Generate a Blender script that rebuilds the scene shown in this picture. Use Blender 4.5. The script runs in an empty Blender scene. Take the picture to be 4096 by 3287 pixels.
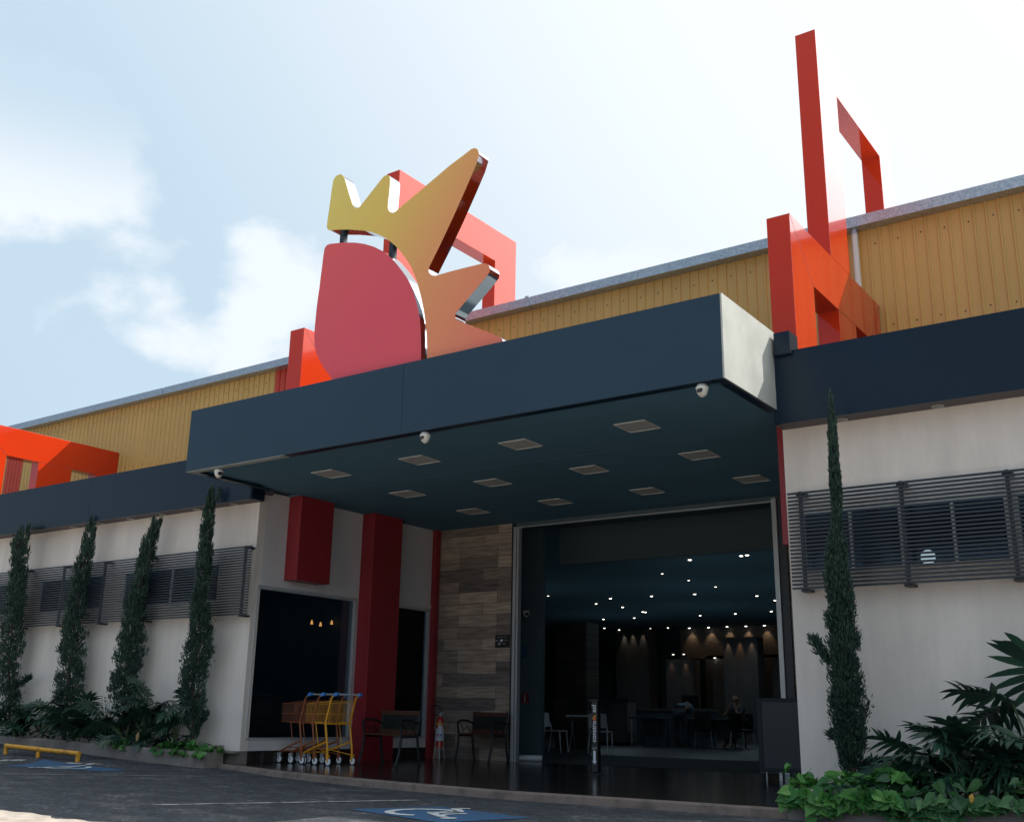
import bpy, math, random
import numpy as np
from mathutils import Vector, Matrix
R = math.radians
SC = bpy.context.scene
COL = SC.collection
random.seed(7)

# ---------------------------------------------------------------- camera
cam_d = bpy.data.cameras.new("camera")
cam_d.sensor_width = 36.0
cam_d.lens = 36.0 * 4250.5 / 4096.0
cam_d.clip_end = 5000
cam = bpy.data.objects.new("camera", cam_d)
COL.objects.link(cam)
yaw, pitch, roll = R(-35.36), R(15.954), R(0.9757)
f = Vector((math.sin(yaw) * math.cos(pitch), math.cos(yaw) * math.cos(pitch), math.sin(pitch)))
rt = Vector((math.cos(yaw), -math.sin(yaw), 0)); up = rt.cross(f)
r2 = rt * math.cos(roll) + up * math.sin(roll)
u2 = -rt * math.sin(roll) + up * math.cos(roll)
cam.matrix_world = Matrix(((r2.x, u2.x, -f.x, 0), (r2.y, u2.y, -f.y, 0), (r2.z, u2.z, -f.z, .75), (0, 0, 0, 1)))
SC.camera = cam

# ---------------------------------------------------------------- sun, sky, exposure
SUN = Vector((.74, 1.0, 1.20)).normalized()
sun_el = math.asin(SUN.z); sun_az = math.atan2(SUN.x, SUN.y)
ld = bpy.data.lights.new("sun", 'SUN'); ld.energy = 5.0; ld.angle = R(.55); ld.color = (1, .95, .87)
lo = bpy.data.objects.new("sun", ld); COL.objects.link(lo)
lo.rotation_euler = SUN.to_track_quat('Z', 'Y').to_euler()
W = bpy.data.worlds.new("World"); SC.world = W; W.use_nodes = True
nt = W.node_tree; N = nt.nodes; Lk = nt.links
bg = N["Background"]
sky = N.new("ShaderNodeTexSky"); sky.sky_type = 'NISHITA'; sky.sun_disc = False
sky.sun_elevation = sun_el; sky.sun_rotation = sun_az; sky.dust_density = 2.2; sky.air_density = 1.0
tc = N.new("ShaderNodeTexCoord")
def nmath(op, a, b=None, clamp=False):
    m = N.new("ShaderNodeMath"); m.operation = op; m.use_clamp = clamp
    for i, v in enumerate((a, b)):
        if v is None: continue
        if isinstance(v, (int, float)): m.inputs[i].default_value = v
        else: Lk.new(v, m.inputs[i])
    return m.outputs[0]
def mrange(x, a, b, c, d, sm=True):
    m = N.new("ShaderNodeMapRange"); m.interpolation_type = 'SMOOTHSTEP' if sm else 'LINEAR'
    Lk.new(x, m.inputs[0])
    for i, v in enumerate((a, b, c, d)): m.inputs[i + 1].default_value = v
    return m.outputs[0]
dotn = N.new("ShaderNodeVectorMath"); dotn.operation = 'DOT_PRODUCT'
Lk.new(tc.outputs['Generated'], dotn.inputs[0]); dotn.inputs[1].default_value = SUN
side = mrange(dotn.outputs['Value'], -.45, .15, 0, 1)
aur = mrange(dotn.outputs['Value'], .22, .78, 0, 1)
mp = N.new("ShaderNodeMapping"); mp.inputs['Scale'].default_value = (1, 1, 1.5); mp.inputs['Location'].default_value = (.233, .043, .109)
Lk.new(tc.outputs['Generated'], mp.inputs['Vector'])
nz = N.new("ShaderNodeTexNoise"); nz.inputs['Scale'].default_value = 3.6; nz.inputs['Detail'].default_value = 10; nz.inputs['Roughness'].default_value = .50; nz.inputs['Distortion'].default_value = .0
Lk.new(mp.outputs[0], nz.inputs['Vector'])
sepd = N.new('ShaderNodeSeparateXYZ'); Lk.new(tc.outputs['Generated'], sepd.inputs[0])
cl = nmath('MULTIPLY', mrange(nz.outputs['Fac'], .52, .60, 0, .8), mrange(sepd.outputs['Z'], .40, .50, 1, .1))
f1 = nmath('MULTIPLY', side, .88)
f2 = nmath('MULTIPLY', nmath('MAXIMUM', aur, cl), mrange(side, 0, 1, .3, 1), True)
def cmix(fac, a, b):
    m = N.new("ShaderNodeMix"); m.data_type = 'RGBA'; Lk.new(fac, m.inputs['Factor']); 
    if isinstance(a, tuple): m.inputs['A'].default_value = a
    else: Lk.new(a, m.inputs['A'])
    m.inputs['B'].default_value = b; return m.outputs['Result']
c1_ = cmix(f1, sky.outputs[0], (5.9, 7.5, 8.8, 1))
c2_ = cmix(f2, c1_, (9.05, 9.5, 9.85, 1))
aur2 = mrange(dotn.outputs['Value'], .80, 1.0, 0, 1)
glow = N.new("ShaderNodeVectorMath"); glow.operation = 'MULTIPLY_ADD'; Lk.new(c2_, glow.inputs[0]); 
gk = nmath('ADD', nmath('MULTIPLY', aur2, 2.3), 1.0); Lk.new(gk, glow.inputs[1]); glow.inputs[2].default_value = (0, 0, 0)
Lk.new(glow.outputs[0], bg.inputs[0]); bg.inputs[1].default_value = .10
SC.view_settings.view_transform = 'Standard'; SC.view_settings.look = 'None'
SC.view_settings.exposure = 0.12; SC.view_settings.gamma = 1
SC.render.resolution_x = 1024; SC.render.resolution_y = 821
SC.cycles.max_bounces = 8; SC.cycles.transparent_max_bounces = 16

# ---------------------------------------------------------------- materials
def mat(name, col, rough=.5, metal=0, var=.0, vscale=3.0, bump=0, bscale=60, coat=0, spec=.5, col2=None, detail=5, island=0, emit=None, estr=0, coatr=.05, stretch=None, trans=0, thr=None):
    m = bpy.data.materials.new(name); m.use_nodes = True
    n = m.node_tree.nodes; l = m.node_tree.links; b = n["Principled BSDF"]
    b.inputs['Base Color'].default_value = (*col, 1); b.inputs['Roughness'].default_value = rough; b.inputs['Metallic'].default_value = metal
    b.inputs['Coat Weight'].default_value = coat; b.inputs['Coat Roughness'].default_value = coatr; b.inputs['Specular IOR Level'].default_value = spec
    if emit: b.inputs['Emission Color'].default_value = (*emit, 1); b.inputs['Emission Strength'].default_value = estr
    t = n.new("ShaderNodeTexCoord"); src = t.outputs['Object']
    if stretch:
        mm = n.new("ShaderNodeMapping"); mm.inputs['Scale'].default_value = stretch; l.new(src, mm.inputs[0]); src = mm.outputs[0]
    out = None
    if var or col2:
        z = n.new("ShaderNodeTexNoise"); z.inputs['Scale'].default_value = vscale; z.inputs['Detail'].default_value = detail; z.inputs['Roughness'].default_value = .6
        l.new(src, z.inputs['Vector'])
        mx = n.new("ShaderNodeMix"); mx.data_type = 'RGBA'
        c2 = col2 or tuple(c * (1 - var) for c in col); c1 = col if col2 else tuple(min(1, c * (1 + var)) for c in col)
        mx.inputs['A'].default_value = (*c1, 1); mx.inputs['B'].default_value = (*c2, 1)
        mr = n.new("ShaderNodeMapRange"); a, bb = thr or (.35, .65)
        mr.inputs[1].default_value = a; mr.inputs[2].default_value = bb
        l.new(z.outputs['Fac'], mr.inputs[0]); l.new(mr.outputs[0], mx.inputs['Factor']); out = mx.outputs['Result']
    if island:
        g = n.new("ShaderNodeNewGeometry"); hs = n.new("ShaderNodeHueSaturation")
        mr = n.new("ShaderNodeMapRange"); l.new(g.outputs['Random Per Island'], mr.inputs[0]); mr.inputs[3].default_value = 1 - island; mr.inputs[4].default_value = 1 + island
        l.new(mr.outputs[0], hs.inputs['Value'])
        mr2 = n.new("ShaderNodeMapRange"); l.new(g.outputs['Random Per Island'], mr2.inputs[0]); mr2.inputs[3].default_value = .53; mr2.inputs[4].default_value = .48
        l.new(mr2.outputs[0], hs.inputs['Hue'])
        if out: l.new(out, hs.inputs['Color'])
        else: hs.inputs['Color'].default_value = (*col, 1)
        out = hs.outputs[0]
    if out: l.new(out, b.inputs['Base Color'])
    if bump:
        z = n.new("ShaderNodeTexNoise"); z.inputs['Scale'].default_value = bscale; z.inputs['Detail'].default_value = 4; l.new(t.outputs['Object'], z.inputs['Vector'])
        bp = n.new("ShaderNodeBump"); bp.inputs['Strength'].default_value = bump; bp.inputs['Distance'].default_value = .01
        l.new(z.outputs['Fac'], bp.inputs['Height']); l.new(bp.outputs[0], b.inputs['Normal'])
    if trans:
        tr = n.new("ShaderNodeBsdfTranslucent"); ms = n.new("ShaderNodeMixShader"); ms.inputs[0].default_value = trans
        if out: l.new(out, tr.inputs[0])
        else: tr.inputs[0].default_value = (*col, 1)
        l.new(b.outputs[0], ms.inputs[1]); l.new(tr.outputs[0], ms.inputs[2]); l.new(ms.outputs[0], n['Material Output'].inputs[0])
    return m
def nodes(m): return m.node_tree.nodes, m.node_tree.links, m.node_tree.nodes["Principled BSDF"]

M = {}
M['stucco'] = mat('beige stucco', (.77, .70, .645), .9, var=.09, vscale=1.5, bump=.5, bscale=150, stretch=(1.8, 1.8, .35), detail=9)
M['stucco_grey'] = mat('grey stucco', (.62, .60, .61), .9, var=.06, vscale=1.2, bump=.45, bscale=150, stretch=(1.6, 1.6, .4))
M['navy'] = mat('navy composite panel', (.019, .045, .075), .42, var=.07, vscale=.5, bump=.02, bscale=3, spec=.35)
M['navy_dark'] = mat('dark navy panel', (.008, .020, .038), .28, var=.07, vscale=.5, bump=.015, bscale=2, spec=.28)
M['soffit'] = mat('soffit panel', (.10, .22, .30), .75, spec=.2, var=.06, vscale=.6)
M['panel_pale'] = mat('bare pale composite panel', (.43, .445, .41), .55, var=.12, vscale=2.2, detail=8)
M['yellow'] = mat('yellow metal sheet', (.62, .385, .12), .38, var=.06, vscale=1.3, stretch=(1, 1, .25), bump=.03, bscale=6)
M['redsheet'] = mat('red metal sheet', (.55, .05, .02), .4)
M['orange'] = mat('glossy orange red composite', (.62, .036, .005), .2, var=.03, vscale=.8, bump=.035, bscale=1.6, coat=1, coatr=.06, spec=.1)
M['red'] = mat('matt red composite', (.30, .020, .030), .45, var=.05, vscale=.8, coat=.15, coatr=.3)
M['galv'] = mat('galvanised steel', (.58, .64, .68), .42, .75, col2=(.34, .40, .46), vscale=34, detail=3)
M['chrome'] = mat('polished steel', (.50, .51, .53), .05, 1, bump=.05, bscale=4)
M['dark_metal'] = mat('dark grey steel', (.020, .028, .040), .42, var=.05)
M['black'] = mat('black plastic', (.012, .013, .015), .4)
M['white'] = mat('white plastic', (.72, .70, .64), .45, var=.03)
M['alu'] = mat('anodised aluminium', (.52, .55, .58), .35, .35, var=.04)
M['frame_grey'] = mat('pale window frame', (.68, .70, .70), .4, var=.04)
M['wheelstop'] = mat('yellow pipe paint', (.72, .34, .02), .45, col2=(.30, .14, .03), vscale=7, thr=(.52, .72), bump=.05, bscale=30)
M['trolley_yellow'] = mat('yellow trolley paint', (.78, .36, .015), .35, var=.05)
M['trolley_rust'] = mat('orange brown trolley paint', (.30, .085, .03), .45, var=.12, vscale=9)
M['blue'] = mat('light blue plastic', (.05, .27, .72), .35)
M['tyre'] = mat('dark grey rubber', (.03, .032, .036), .8)
M['concrete'] = mat('weathered concrete', (.27, .235, .215), .9, col2=(.10, .085, .08), vscale=2.6, thr=(.42, .78), bump=.5, bscale=24, detail=8)
M['kerb'] = mat('worn kerb render', (.22, .165, .14), .9, col2=(.08, .065, .058), vscale=3.5, thr=(.47, .72), bump=.5, bscale=18, detail=8)
M['soil'] = mat('dark soil', (.03, .022, .016), .95, var=.3, vscale=20, bump=.6, bscale=30)
M['cypress'] = mat('cypress foliage', (.038, .086, .060), .6, island=.55, col2=(.020, .052, .040), vscale=3, trans=.18)
M['philo'] = mat('philodendron leaf', (.022, .062, .040), .33, island=.45, coat=.2, coatr=.3, trans=.12)
M['vine'] = mat('bright green leaf', (.085, .26, .045), .45, island=.4, col2=(.05, .17, .035), vscale=1.6, trans=.25)
M['leaf_yellow'] = mat('yellowed leaf', (.5, .28, .04), .6)
M['leaf_dry'] = mat('dry leaf', (.32, .2, .09), .8)
M['bark'] = mat('grey brown bark', (.07, .05, .04), .9, var=.3, vscale=12, bump=.5, bscale=30)
M['stem'] = mat('green stem', (.06, .10, .04), .5)
M['int_dark'] = mat('dark interior paint', (.075, .12, .145), .6, var=.08)
M['int_ceiling'] = mat('dark interior ceiling', (.11, .18, .215), .95, spec=.1)
M['beam'] = mat('dark beam paint', (.06, .095, .115), .8)
M['int_wall'] = mat('grey brown interior wall', (.11, .105, .105), .7, var=.1)
M['int_panel'] = mat('pale counter panel', (.16, .15, .15), .5)
M['int_mat'] = mat('grey entrance mat', (.035, .045, .05), .9, var=.1, vscale=30)
M['plastic_grey'] = mat('pale grey plastic', (.60, .65, .70), .45)
M['wood_bench'] = mat('bench wood', (.075, .03, .015), .5, var=.2, vscale=8, stretch=(1, 8, 8))
M['iron'] = mat('black cast iron', (.014, .018, .020), .45)
M['mesh_green'] = mat('dark bench mesh', (.008, .015, .015), .5)
M['ext_red'] = mat('extinguisher red', (.45, .02, .012), .3, coat=.5)
M['label_white'] = mat('label paper', (.58, .66, .78), .5)
M['label_yellow'] = mat('yellow ring', (.6, .38, .04), .5)
M['label_blue'] = mat('blue print', (.06, .16, .45), .5)
M['label_red'] = mat('red print', (.45, .05, .06), .5)
M['print_white'] = mat('white print', (.80, .84, .90), .5)
M['print_grey'] = mat('grey print', (.30, .34, .37), .5)
M['print_orange'] = mat('orange print', (.80, .14, .02), .5)
M['print_yellow'] = mat('yellow print', (.85, .45, .03), .5)
M['sign_red'] = mat('dark red sign', (.22, .02, .02), .5)
M['paint_blue'] = mat('blue road paint', (.03, .10, .21), .75, col2=(.05, .07, .10), vscale=9, thr=(.50, .72), detail=9, bump=.4, bscale=50)
M['paint_white'] = mat('white road paint', (.60, .62, .62), .75, col2=(.15, .15, .155), vscale=11, thr=(.52, .70), detail=9, bump=.4, bscale=50)
M['paint_line'] = mat('worn white line paint', (.46, .44, .41), .8, col2=(.07, .07, .074), vscale=7, thr=(.42, .62), detail=10, bump=.4, bscale=50)
M['skin'] = mat('skin', (.30, .16, .11), .5)
M['hair'] = mat('dark hair', (.03, .022, .02), .6)
M['shirt_blue'] = mat('grey blue shirt', (.13, .19, .27), .8)
M['shirt_dark'] = mat('dark shirt', (.04, .045, .055), .8)
M['trousers'] = mat('dark trousers', (.045, .055, .075), .8)
M['diffuser'] = mat('frosted light diffuser', (.50, .50, .48), .6)
M['light_rim'] = mat('white light rim', (.60, .60, .58), .4)
M['bulb'] = mat('lit spotlight lens', (1, 1, 1), .5, emit=(1, .95, .86), estr=7)
M['bulb_dim'] = mat('dim spotlight lens', (1, 1, 1), .5, emit=(1, .9, .78), estr=3)
M['pendant'] = mat('lit orange pendant', (.8, .3, .05), .5, emit=(1, .40, .10), estr=2.2)
M['cherry'] = mat('small red lamp', (.5, .03, .02), .5, emit=(1, .12, .05), estr=.25)

def glass(name, tint, rough, mixf, refl=(.85, .9, 1, 1)):
    m = bpy.data.materials.new(name); m.use_nodes = True; n, l = m.node_tree.nodes, m.node_tree.links
    n.remove(n["Principled BSDF"]); o = n["Material Output"]
    g = n.new("ShaderNodeBsdfGlossy"); g.inputs['Roughness'].default_value = rough; g.inputs['Color'].default_value = refl
    t = n.new("ShaderNodeBsdfTransparent"); t.inputs[0].default_value = (*tint, 1)
    fr = n.new("ShaderNodeFresnel"); fr.inputs[0].default_value = mixf
    mx = n.new("ShaderNodeMixShader"); l.new(fr.outputs[0], mx.inputs[0]); l.new(t.outputs[0], mx.inputs[1]); l.new(g.outputs[0], mx.inputs[2]); l.new(mx.outputs[0], o.inputs[0])
    return m
M['glass'] = glass('tinted glass', (.55, .62, .66), .02, 1.35)
M['glass_win'] = glass('dark tinted glass', (.35, .42, .48), .04, 1.9, (.45, .72, 1, 1))

# gradient printed crown (real print on the sign) -------------------------
def gradient(name, stops, a, b, rough=.42):
    m = mat(name, (.5, .5, .5), rough, coat=.25, coatr=.2); n, l, bs = nodes(m)
    t = n.new("ShaderNodeTexCoord"); d = n.new("ShaderNodeVectorMath"); d.operation = 'DOT_PRODUCT'
    a = Vector(a); b = Vector(b); v = (b - a) / (b - a).length_squared
    s = n.new("ShaderNodeVectorMath"); s.operation = 'SUBTRACT'; s.inputs[1].default_value = a
    l.new(t.outputs['Object'], s.inputs[0]); l.new(s.outputs[0], d.inputs[0]); d.inputs[1].default_value = v
    r = n.new("ShaderNodeValToRGB"); cr = r.color_ramp
    cr.elements[0].position = stops[0][0]; cr.elements[0].color = (*stops[0][1], 1)
    cr.elements[1].position = stops[-1][0]; cr.elements[1].color = (*stops[-1][1], 1)
    for p, c in stops[1:-1]: e = cr.elements.new(p); e.color = (*c, 1)
    l.new(d.outputs['Value'], r.inputs[0]); l.new(r.outputs[0], bs.inputs['Base Color']); return m
M['crown_face'] = gradient('yellow to orange sign print', [(0, (.80, .72, .17)), (.45, (.78, .54, .11)), (.72, (.80, .32, .12)), (1, (.80, .20, .12))], (-11.2, 9.55, 7.6), (-7.3, 9.55, 4.9))
M['dome_face'] = gradient('coral red sign print', [(0, (.80, .22, .12)), (.2, (.76, .10, .10)), (1, (.74, .08, .11))], (-11.1, 9.55, 6.55), (-9.9, 9.55, 5.2))

# wood look tile and plank floor -----------------------------------------
def brick(name, cA, cB, mort, w, h, mapping, rough, bumpn=.1, grain=.4, msize=.004, gs=(1.5, 14, 14), coat=0):
    m = mat(name, cA, rough, coat=coat, coatr=.08); n, l, bs = nodes(m)
    t = n.new("ShaderNodeTexCoord"); sx = n.new("ShaderNodeSeparateXYZ"); l.new(t.outputs['Object'], sx.inputs[0])
    cx = n.new("ShaderNodeCombineXYZ"); l.new(sx.outputs[mapping[0]], cx.inputs[0]); l.new(sx.outputs[mapping[1]], cx.inputs[1])
    def bt(off, freq, ww):
        k = n.new("ShaderNodeTexBrick"); k.offset = off; k.offset_frequency = freq; l.new(cx.outputs[0], k.inputs['Vector'])
        k.inputs['Color1'].default_value = (*cA, 1); k.inputs['Color2'].default_value = (*cB, 1); k.inputs['Mortar'].default_value = (*mort, 1)
        k.inputs['Scale'].default_value = 1; k.inputs['Mortar Size'].default_value = msize; k.inputs['Brick Width'].default_value = ww; k.inputs['Row Height'].default_value = h; k.inputs['Mortar Smooth'].default_value = .1
        return k
    k = bt(.37, 3, w)
    mm = n.new("ShaderNodeMapping"); mm.inputs['Scale'].default_value = gs; l.new(cx.outputs[0], mm.inputs[0])
    z = n.new("ShaderNodeTexNoise"); z.inputs['Scale'].default_value = 1.6; z.inputs['Detail'].default_value = 7; z.inputs['Distortion'].default_value = .6; l.new(mm.outputs[0], z.inputs['Vector'])
    mr = n.new("ShaderNodeMapRange"); mr.inputs[1].default_value = .3; mr.inputs[2].default_value = .7; mr.inputs[3].default_value = 1 - grain; mr.inputs[4].default_value = 1 + grain * .5
    l.new(z.outputs['Fac'], mr.inputs[0])
    vm = n.new("ShaderNodeVectorMath"); vm.operation = 'SCALE'; l.new(k.outputs['Color'], vm.inputs[0]); l.new(mr.outputs[0], vm.inputs['Scale'])
    l.new(vm.outputs[0], bs.inputs['Base Color'])
    bp = n.new("ShaderNodeBump"); bp.inputs['Strength'].default_value = bumpn; bp.inputs['Distance'].default_value = .01; l.new(z.outputs['Fac'], bp.inputs['Height']); l.new(bp.outputs[0], bs.inputs['Normal'])
    return m
M['tile'] = brick('wood look wall tile', (.15, .13, .125), (.50, .395, .32), (.10, .095, .09), .86, .205, ('X', 'Z'), .6, .15)
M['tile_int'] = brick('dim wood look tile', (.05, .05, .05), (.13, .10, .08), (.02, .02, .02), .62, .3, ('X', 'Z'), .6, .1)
M['floor'] = brick('dark plank porcelain floor', (.017, .014, .014), (.030, .024, .022), (.008, .008, .008), 1.2, .2, ('X', 'Y'), .16, .06, .35, .003, (1.5, 16, 16))

# asphalt -----------------------------------------------------------------
def asphalt():
    m = mat('asphalt', (.06, .06, .065), .88); n, l, bs = nodes(m)
    t = n.new("ShaderNodeTexCoord")
    a = n.new("ShaderNodeTexNoise"); a.inputs['Scale'].default_value = 95; a.inputs['Detail'].default_value = 3; l.new(t.outputs['Object'], a.inputs['Vector'])
    mp_ = n.new("ShaderNodeMapping"); mp_.inputs['Rotation'].default_value = (0, 0, R(28)); mp_.inputs['Scale'].default_value = (.8, 1.5, 1); l.new(t.outputs['Object'], mp_.inputs[0])
    b = n.new("ShaderNodeTexNoise"); b.inputs['Scale'].default_value = 2.1; b.inputs['Detail'].default_value = 9; b.inputs['Roughness'].default_value = .68; l.new(mp_.outputs[0], b.inputs['Vector'])
    c = n.new("ShaderNodeTexNoise"); c.inputs['Scale'].default_value = 17; c.inputs['Detail'].default_value = 6; c.inputs['Roughness'].default_value = .7; l.new(mp_.outputs[0], c.inputs['Vector'])
    r1 = n.new("ShaderNodeValToRGB"); e = r1.color_ramp.elements; e[0].position = .38; e[0].color = (.026, .029, .036, 1); e[1].position = .74; e[1].color = (.155, .145, .145, 1)
    k = r1.color_ramp.elements.new(.56); k.color = (.048, .050, .058, 1)
    l.new(b.outputs['Fac'], r1.inputs[0])
    mr = n.new("ShaderNodeMapRange"); mr.inputs[1].default_value = .3; mr.inputs[2].default_value = .7; mr.inputs[3].default_value = .45; mr.inputs[4].default_value = 1.7; l.new(a.outputs['Fac'], mr.inputs[0])
    mr2 = n.new("ShaderNodeMapRange"); mr2.inputs[1].default_value = .53; mr2.inputs[2].default_value = .68; mr2.inputs[3].default_value = .9; mr2.inputs[4].default_value = 3.0; l.new(c.outputs['Fac'], mr2.inputs[0])
    mu = n.new("ShaderNodeMath"); mu.operation = 'MULTIPLY'; l.new(mr.outputs[0], mu.inputs[0]); l.new(mr2.outputs[0], mu.inputs[1])
    vm = n.new("ShaderNodeVectorMath"); vm.operation = 'SCALE'; l.new(r1.outputs[0], vm.inputs[0]); l.new(mu.outputs[0], vm.inputs['Scale']); l.new(vm.outputs[0], bs.inputs['Base Color'])
    bp = n.new("ShaderNodeBump"); bp.inputs['Strength'].default_value = .8; bp.inputs['Distance'].default_value = .012; l.new(a.outputs['Fac'], bp.inputs['Height']); l.new(bp.outputs[0], bs.inputs['Normal'])
    return m
M['asphalt'] = asphalt()
M['sunlit_pale'] = mat('pale sunlit bounce ground', (.43, .37, .31), .9, var=.22, vscale=9, bump=.6, bscale=60, detail=9)  # pale tone stands in for sunlit asphalt and bounces light upward
# pale panel scratches
n_, l_, b_ = nodes(M['panel_pale'])

# ---------------------------------------------------------------- mesh helpers
class MB:
    def __init__(s): s.v = []; s.f = []
    def add(s, vs, fs):
        o = len(s.v); s.v += [tuple(p) for p in vs]; s.f += [tuple(i + o for i in q) for q in fs]; return s
    def box(s, x0, x1, y0, y1, z0, z1):
        return s.add([(x0, y0, z0), (x1, y0, z0), (x1, y1, z0), (x0, y1, z0), (x0, y0, z1), (x1, y0, z1), (x1, y1, z1), (x0, y1, z1)],
                     [(3, 2, 1, 0), (4, 5, 6, 7), (0, 1, 5, 4), (1, 2, 6, 5), (2, 3, 7, 6), (3, 0, 4, 7)])
    def tube(s, pts, r, n=8, caps=True):
        pts = [Vector(p) for p in pts]; rr = r if isinstance(r, (list, tuple)) else [r] * len(pts)
        vs = []; fs = []; ref = Vector((0, 0, 1)); last = None
        for i, p in enumerate(pts):
            d = (pts[min(i + 1, len(pts) - 1)] - pts[max(i - 1, 0)])
            d = d.normalized() if d.length > 1e-9 else Vector((0, 0, 1))
            if last is None:
                a = d.cross(Vector((0, 0, 1)) if abs(d.z) < .9 else Vector((1, 0, 0))).normalized()
            else:
                a = (last - d * last.dot(d)); a = a.normalized() if a.length > 1e-6 else d.orthogonal().normalized()
            last = a; b = d.cross(a)
            for k in range(n):
                t = 2 * math.pi * k / n; vs.append(p + (a * math.cos(t) + b * math.sin(t)) * rr[i])
        for i in range(len(pts) - 1):
            for k in range(n):
                k2 = (k + 1) % n; fs.append((i * n + k, i * n + k2, (i + 1) * n + k2, (i + 1) * n + k))
        if caps: fs.append(tuple(range(n))[::-1]); fs.append(tuple((len(pts) - 1) * n + k for k in range(n)))
        return s.add(vs, fs)
    def lathe(s, prof, c=(0, 0, 0), n=16, axis='Z'):
        vs = []; fs = []
        for r, z in prof:
            for k in range(n):
                t = 2 * math.pi * k / n; p = (r * math.cos(t), r * math.sin(t), z)
                if axis == 'Y': p = (p[0], p[2], p[1])
                if axis == 'X': p = (p[2], p[0], p[1])
                vs.append((p[0] + c[0], p[1] + c[1], p[2] + c[2]))
        m = len(prof)
        for i in range(m - 1):
            for k in range(n):
                k2 = (k + 1) % n; fs.append((i * n + k, i * n + k2, (i + 1) * n + k2, (i + 1) * n + k))
        if prof[0][0] > 1e-4: fs.append(tuple(range(n))[::-1])
        if prof[-1][0] > 1e-4: fs.append(tuple((m - 1) * n + k for k in range(n)))
        return s.add(vs, fs)
    def prism_y(s, poly, y0, y1):       # poly in (x,z)
        k = len(poly); s.add([(x, y0, z) for x, z in poly] + [(x, y1, z) for x, z in poly],
            [tuple(range(k)), tuple(range(2 * k - 1, k - 1, -1))] + [(i, i + k, (i + 1) % k + k, (i + 1) % k) for i in range(k)]); return s
    def prism_x(s, poly, x0, x1):       # poly in (y,z)
        k = len(poly); s.add([(x0, y, z) for y, z in poly] + [(x1, y, z) for y, z in poly],
            [tuple(range(k))[::-1], tuple(range(k, 2 * k))] + [(i, (i + 1) % k, (i + 1) % k + k, i + k) for i in range(k)]); return s
    def obj(s, name, m, parent=None, smooth=False, bevel=0, loc=None, fix=True):
        me = bpy.data.meshes.new(name); me.from_pydata(s.v, [], s.f); me.materials.append(M[m] if isinstance(m, str) else m)
        if fix:
            import bmesh
            b = bmesh.new(); b.from_mesh(me); bmesh.ops.recalc_face_normals(b, faces=b.faces); b.to_mesh(me); b.free()
        if smooth:
            me.polygons.foreach_set('use_smooth', [True] * len(me.polygons))
            me.set_sharp_from_angle(angle=R(40))
        me.update(); o = bpy.data.objects.new(name, me); COL.objects.link(o)
        if bevel:
            md = o.modifiers.new('bevel', 'BEVEL'); md.width = bevel; md.segments = 2; md.limit_method = 'ANGLE'; md.angle_limit = R(50)
        if parent: o.parent = parent
        if loc: o.location = loc
        return o
def tag(o, label=None, cat=None, group=None, kind=None):
    if label: o['label'] = label
    if cat: o['category'] = cat
    if group: o['group'] = group
    if kind: o['kind'] = kind
    return o
def thing(name, label, cat, loc=(0, 0, 0), rz=0, group=None):
    o = bpy.data.objects.new(name, None); COL.objects.link(o); o.location = loc; o.rotation_euler = (0, 0, rz); o.empty_display_size = .2
    return tag(o, label, cat, group)
def dup(root, loc, rz, label):
    r = root.copy(); COL.objects.link(r); r.location = loc; r.rotation_euler = (0, 0, rz); r['label'] = label
    def rec(a, b):
        for ch in list(a.children):
            c = ch.copy(); COL.objects.link(c); c.parent = b; rec(ch, c)
    rec(root, r); return r
def text_mesh(name, body, size, m, parent, mtx, ext=.001, bold=False, align='CENTER', sx=1):
    cu = bpy.data.curves.new(name, 'FONT'); cu.body = body; cu.size = size; cu.extrude = ext; cu.align_x = align; cu.align_y = 'CENTER'
    if bold: cu.offset = size * .018
    t = bpy.data.objects.new(name, cu); COL.objects.link(t)
    dg = bpy.context.evaluated_depsgraph_get(); me = bpy.data.meshes.new_from_object(t.evaluated_get(dg))
    bpy.data.objects.remove(t); me.transform(mtx @ Matrix.Diagonal((sx, 1, 1, 1))); me.materials.clear(); me.materials.append(M[m])
    o = bpy.data.objects.new(name, me); COL.objects.link(o); o.parent = parent; return o
def gz(x, y):
    r = float(np.interp(x, [-60, -18.2, -16.7, -15.1, -13, -9, 40], [.22, .22, .18, .1, .025, 0, 0]))
    s = min(1, max(0, (y - 9.4) / 1.2)); return -.08 + r * s * s * (3 - 2 * s)

# ================================================================ GROUND
xs = [-900, -300, -100] + list(np.arange(-60, -9, .5)) + list(np.arange(-9, 10, 1.0)) + [30, 100, 300, 900]
ys = [-900, -300, -100, -30, -10, 0] + list(np.arange(2, 9, .5)) + list(np.arange(9, 12.2, .1))
mb = MB(); mb.v = [(x, y, gz(x, y)) for y in ys for x in xs]; nx = len(xs)
mb.f = [(j * nx + i, j * nx + i + 1, (j + 1) * nx + i + 1, (j + 1) * nx + i) for j in range(len(ys) - 1) for i in range(nx - 1)]
mb.add([(-900, 12.1, -.12), (900, 12.1, -.12), (900, 1500, -.12), (-900, 1500, -.12)], [(0, 1, 2, 3)])
tag(mb.obj('ground', 'asphalt', fix=False, smooth=True), kind='structure')
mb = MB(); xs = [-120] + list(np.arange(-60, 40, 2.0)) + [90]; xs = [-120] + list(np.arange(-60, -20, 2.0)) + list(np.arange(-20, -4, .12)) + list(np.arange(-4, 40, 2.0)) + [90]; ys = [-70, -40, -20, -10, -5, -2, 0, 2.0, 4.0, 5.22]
mb.v = [(x, y + (.05 * math.sin(x * 5) + .035 * math.sin(x * 17 + 1) + .02 * math.sin(x * 41) if y > 5 else 0), gz(x, y) + .006) for y in ys for x in xs]; nx = len(xs)
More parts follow.
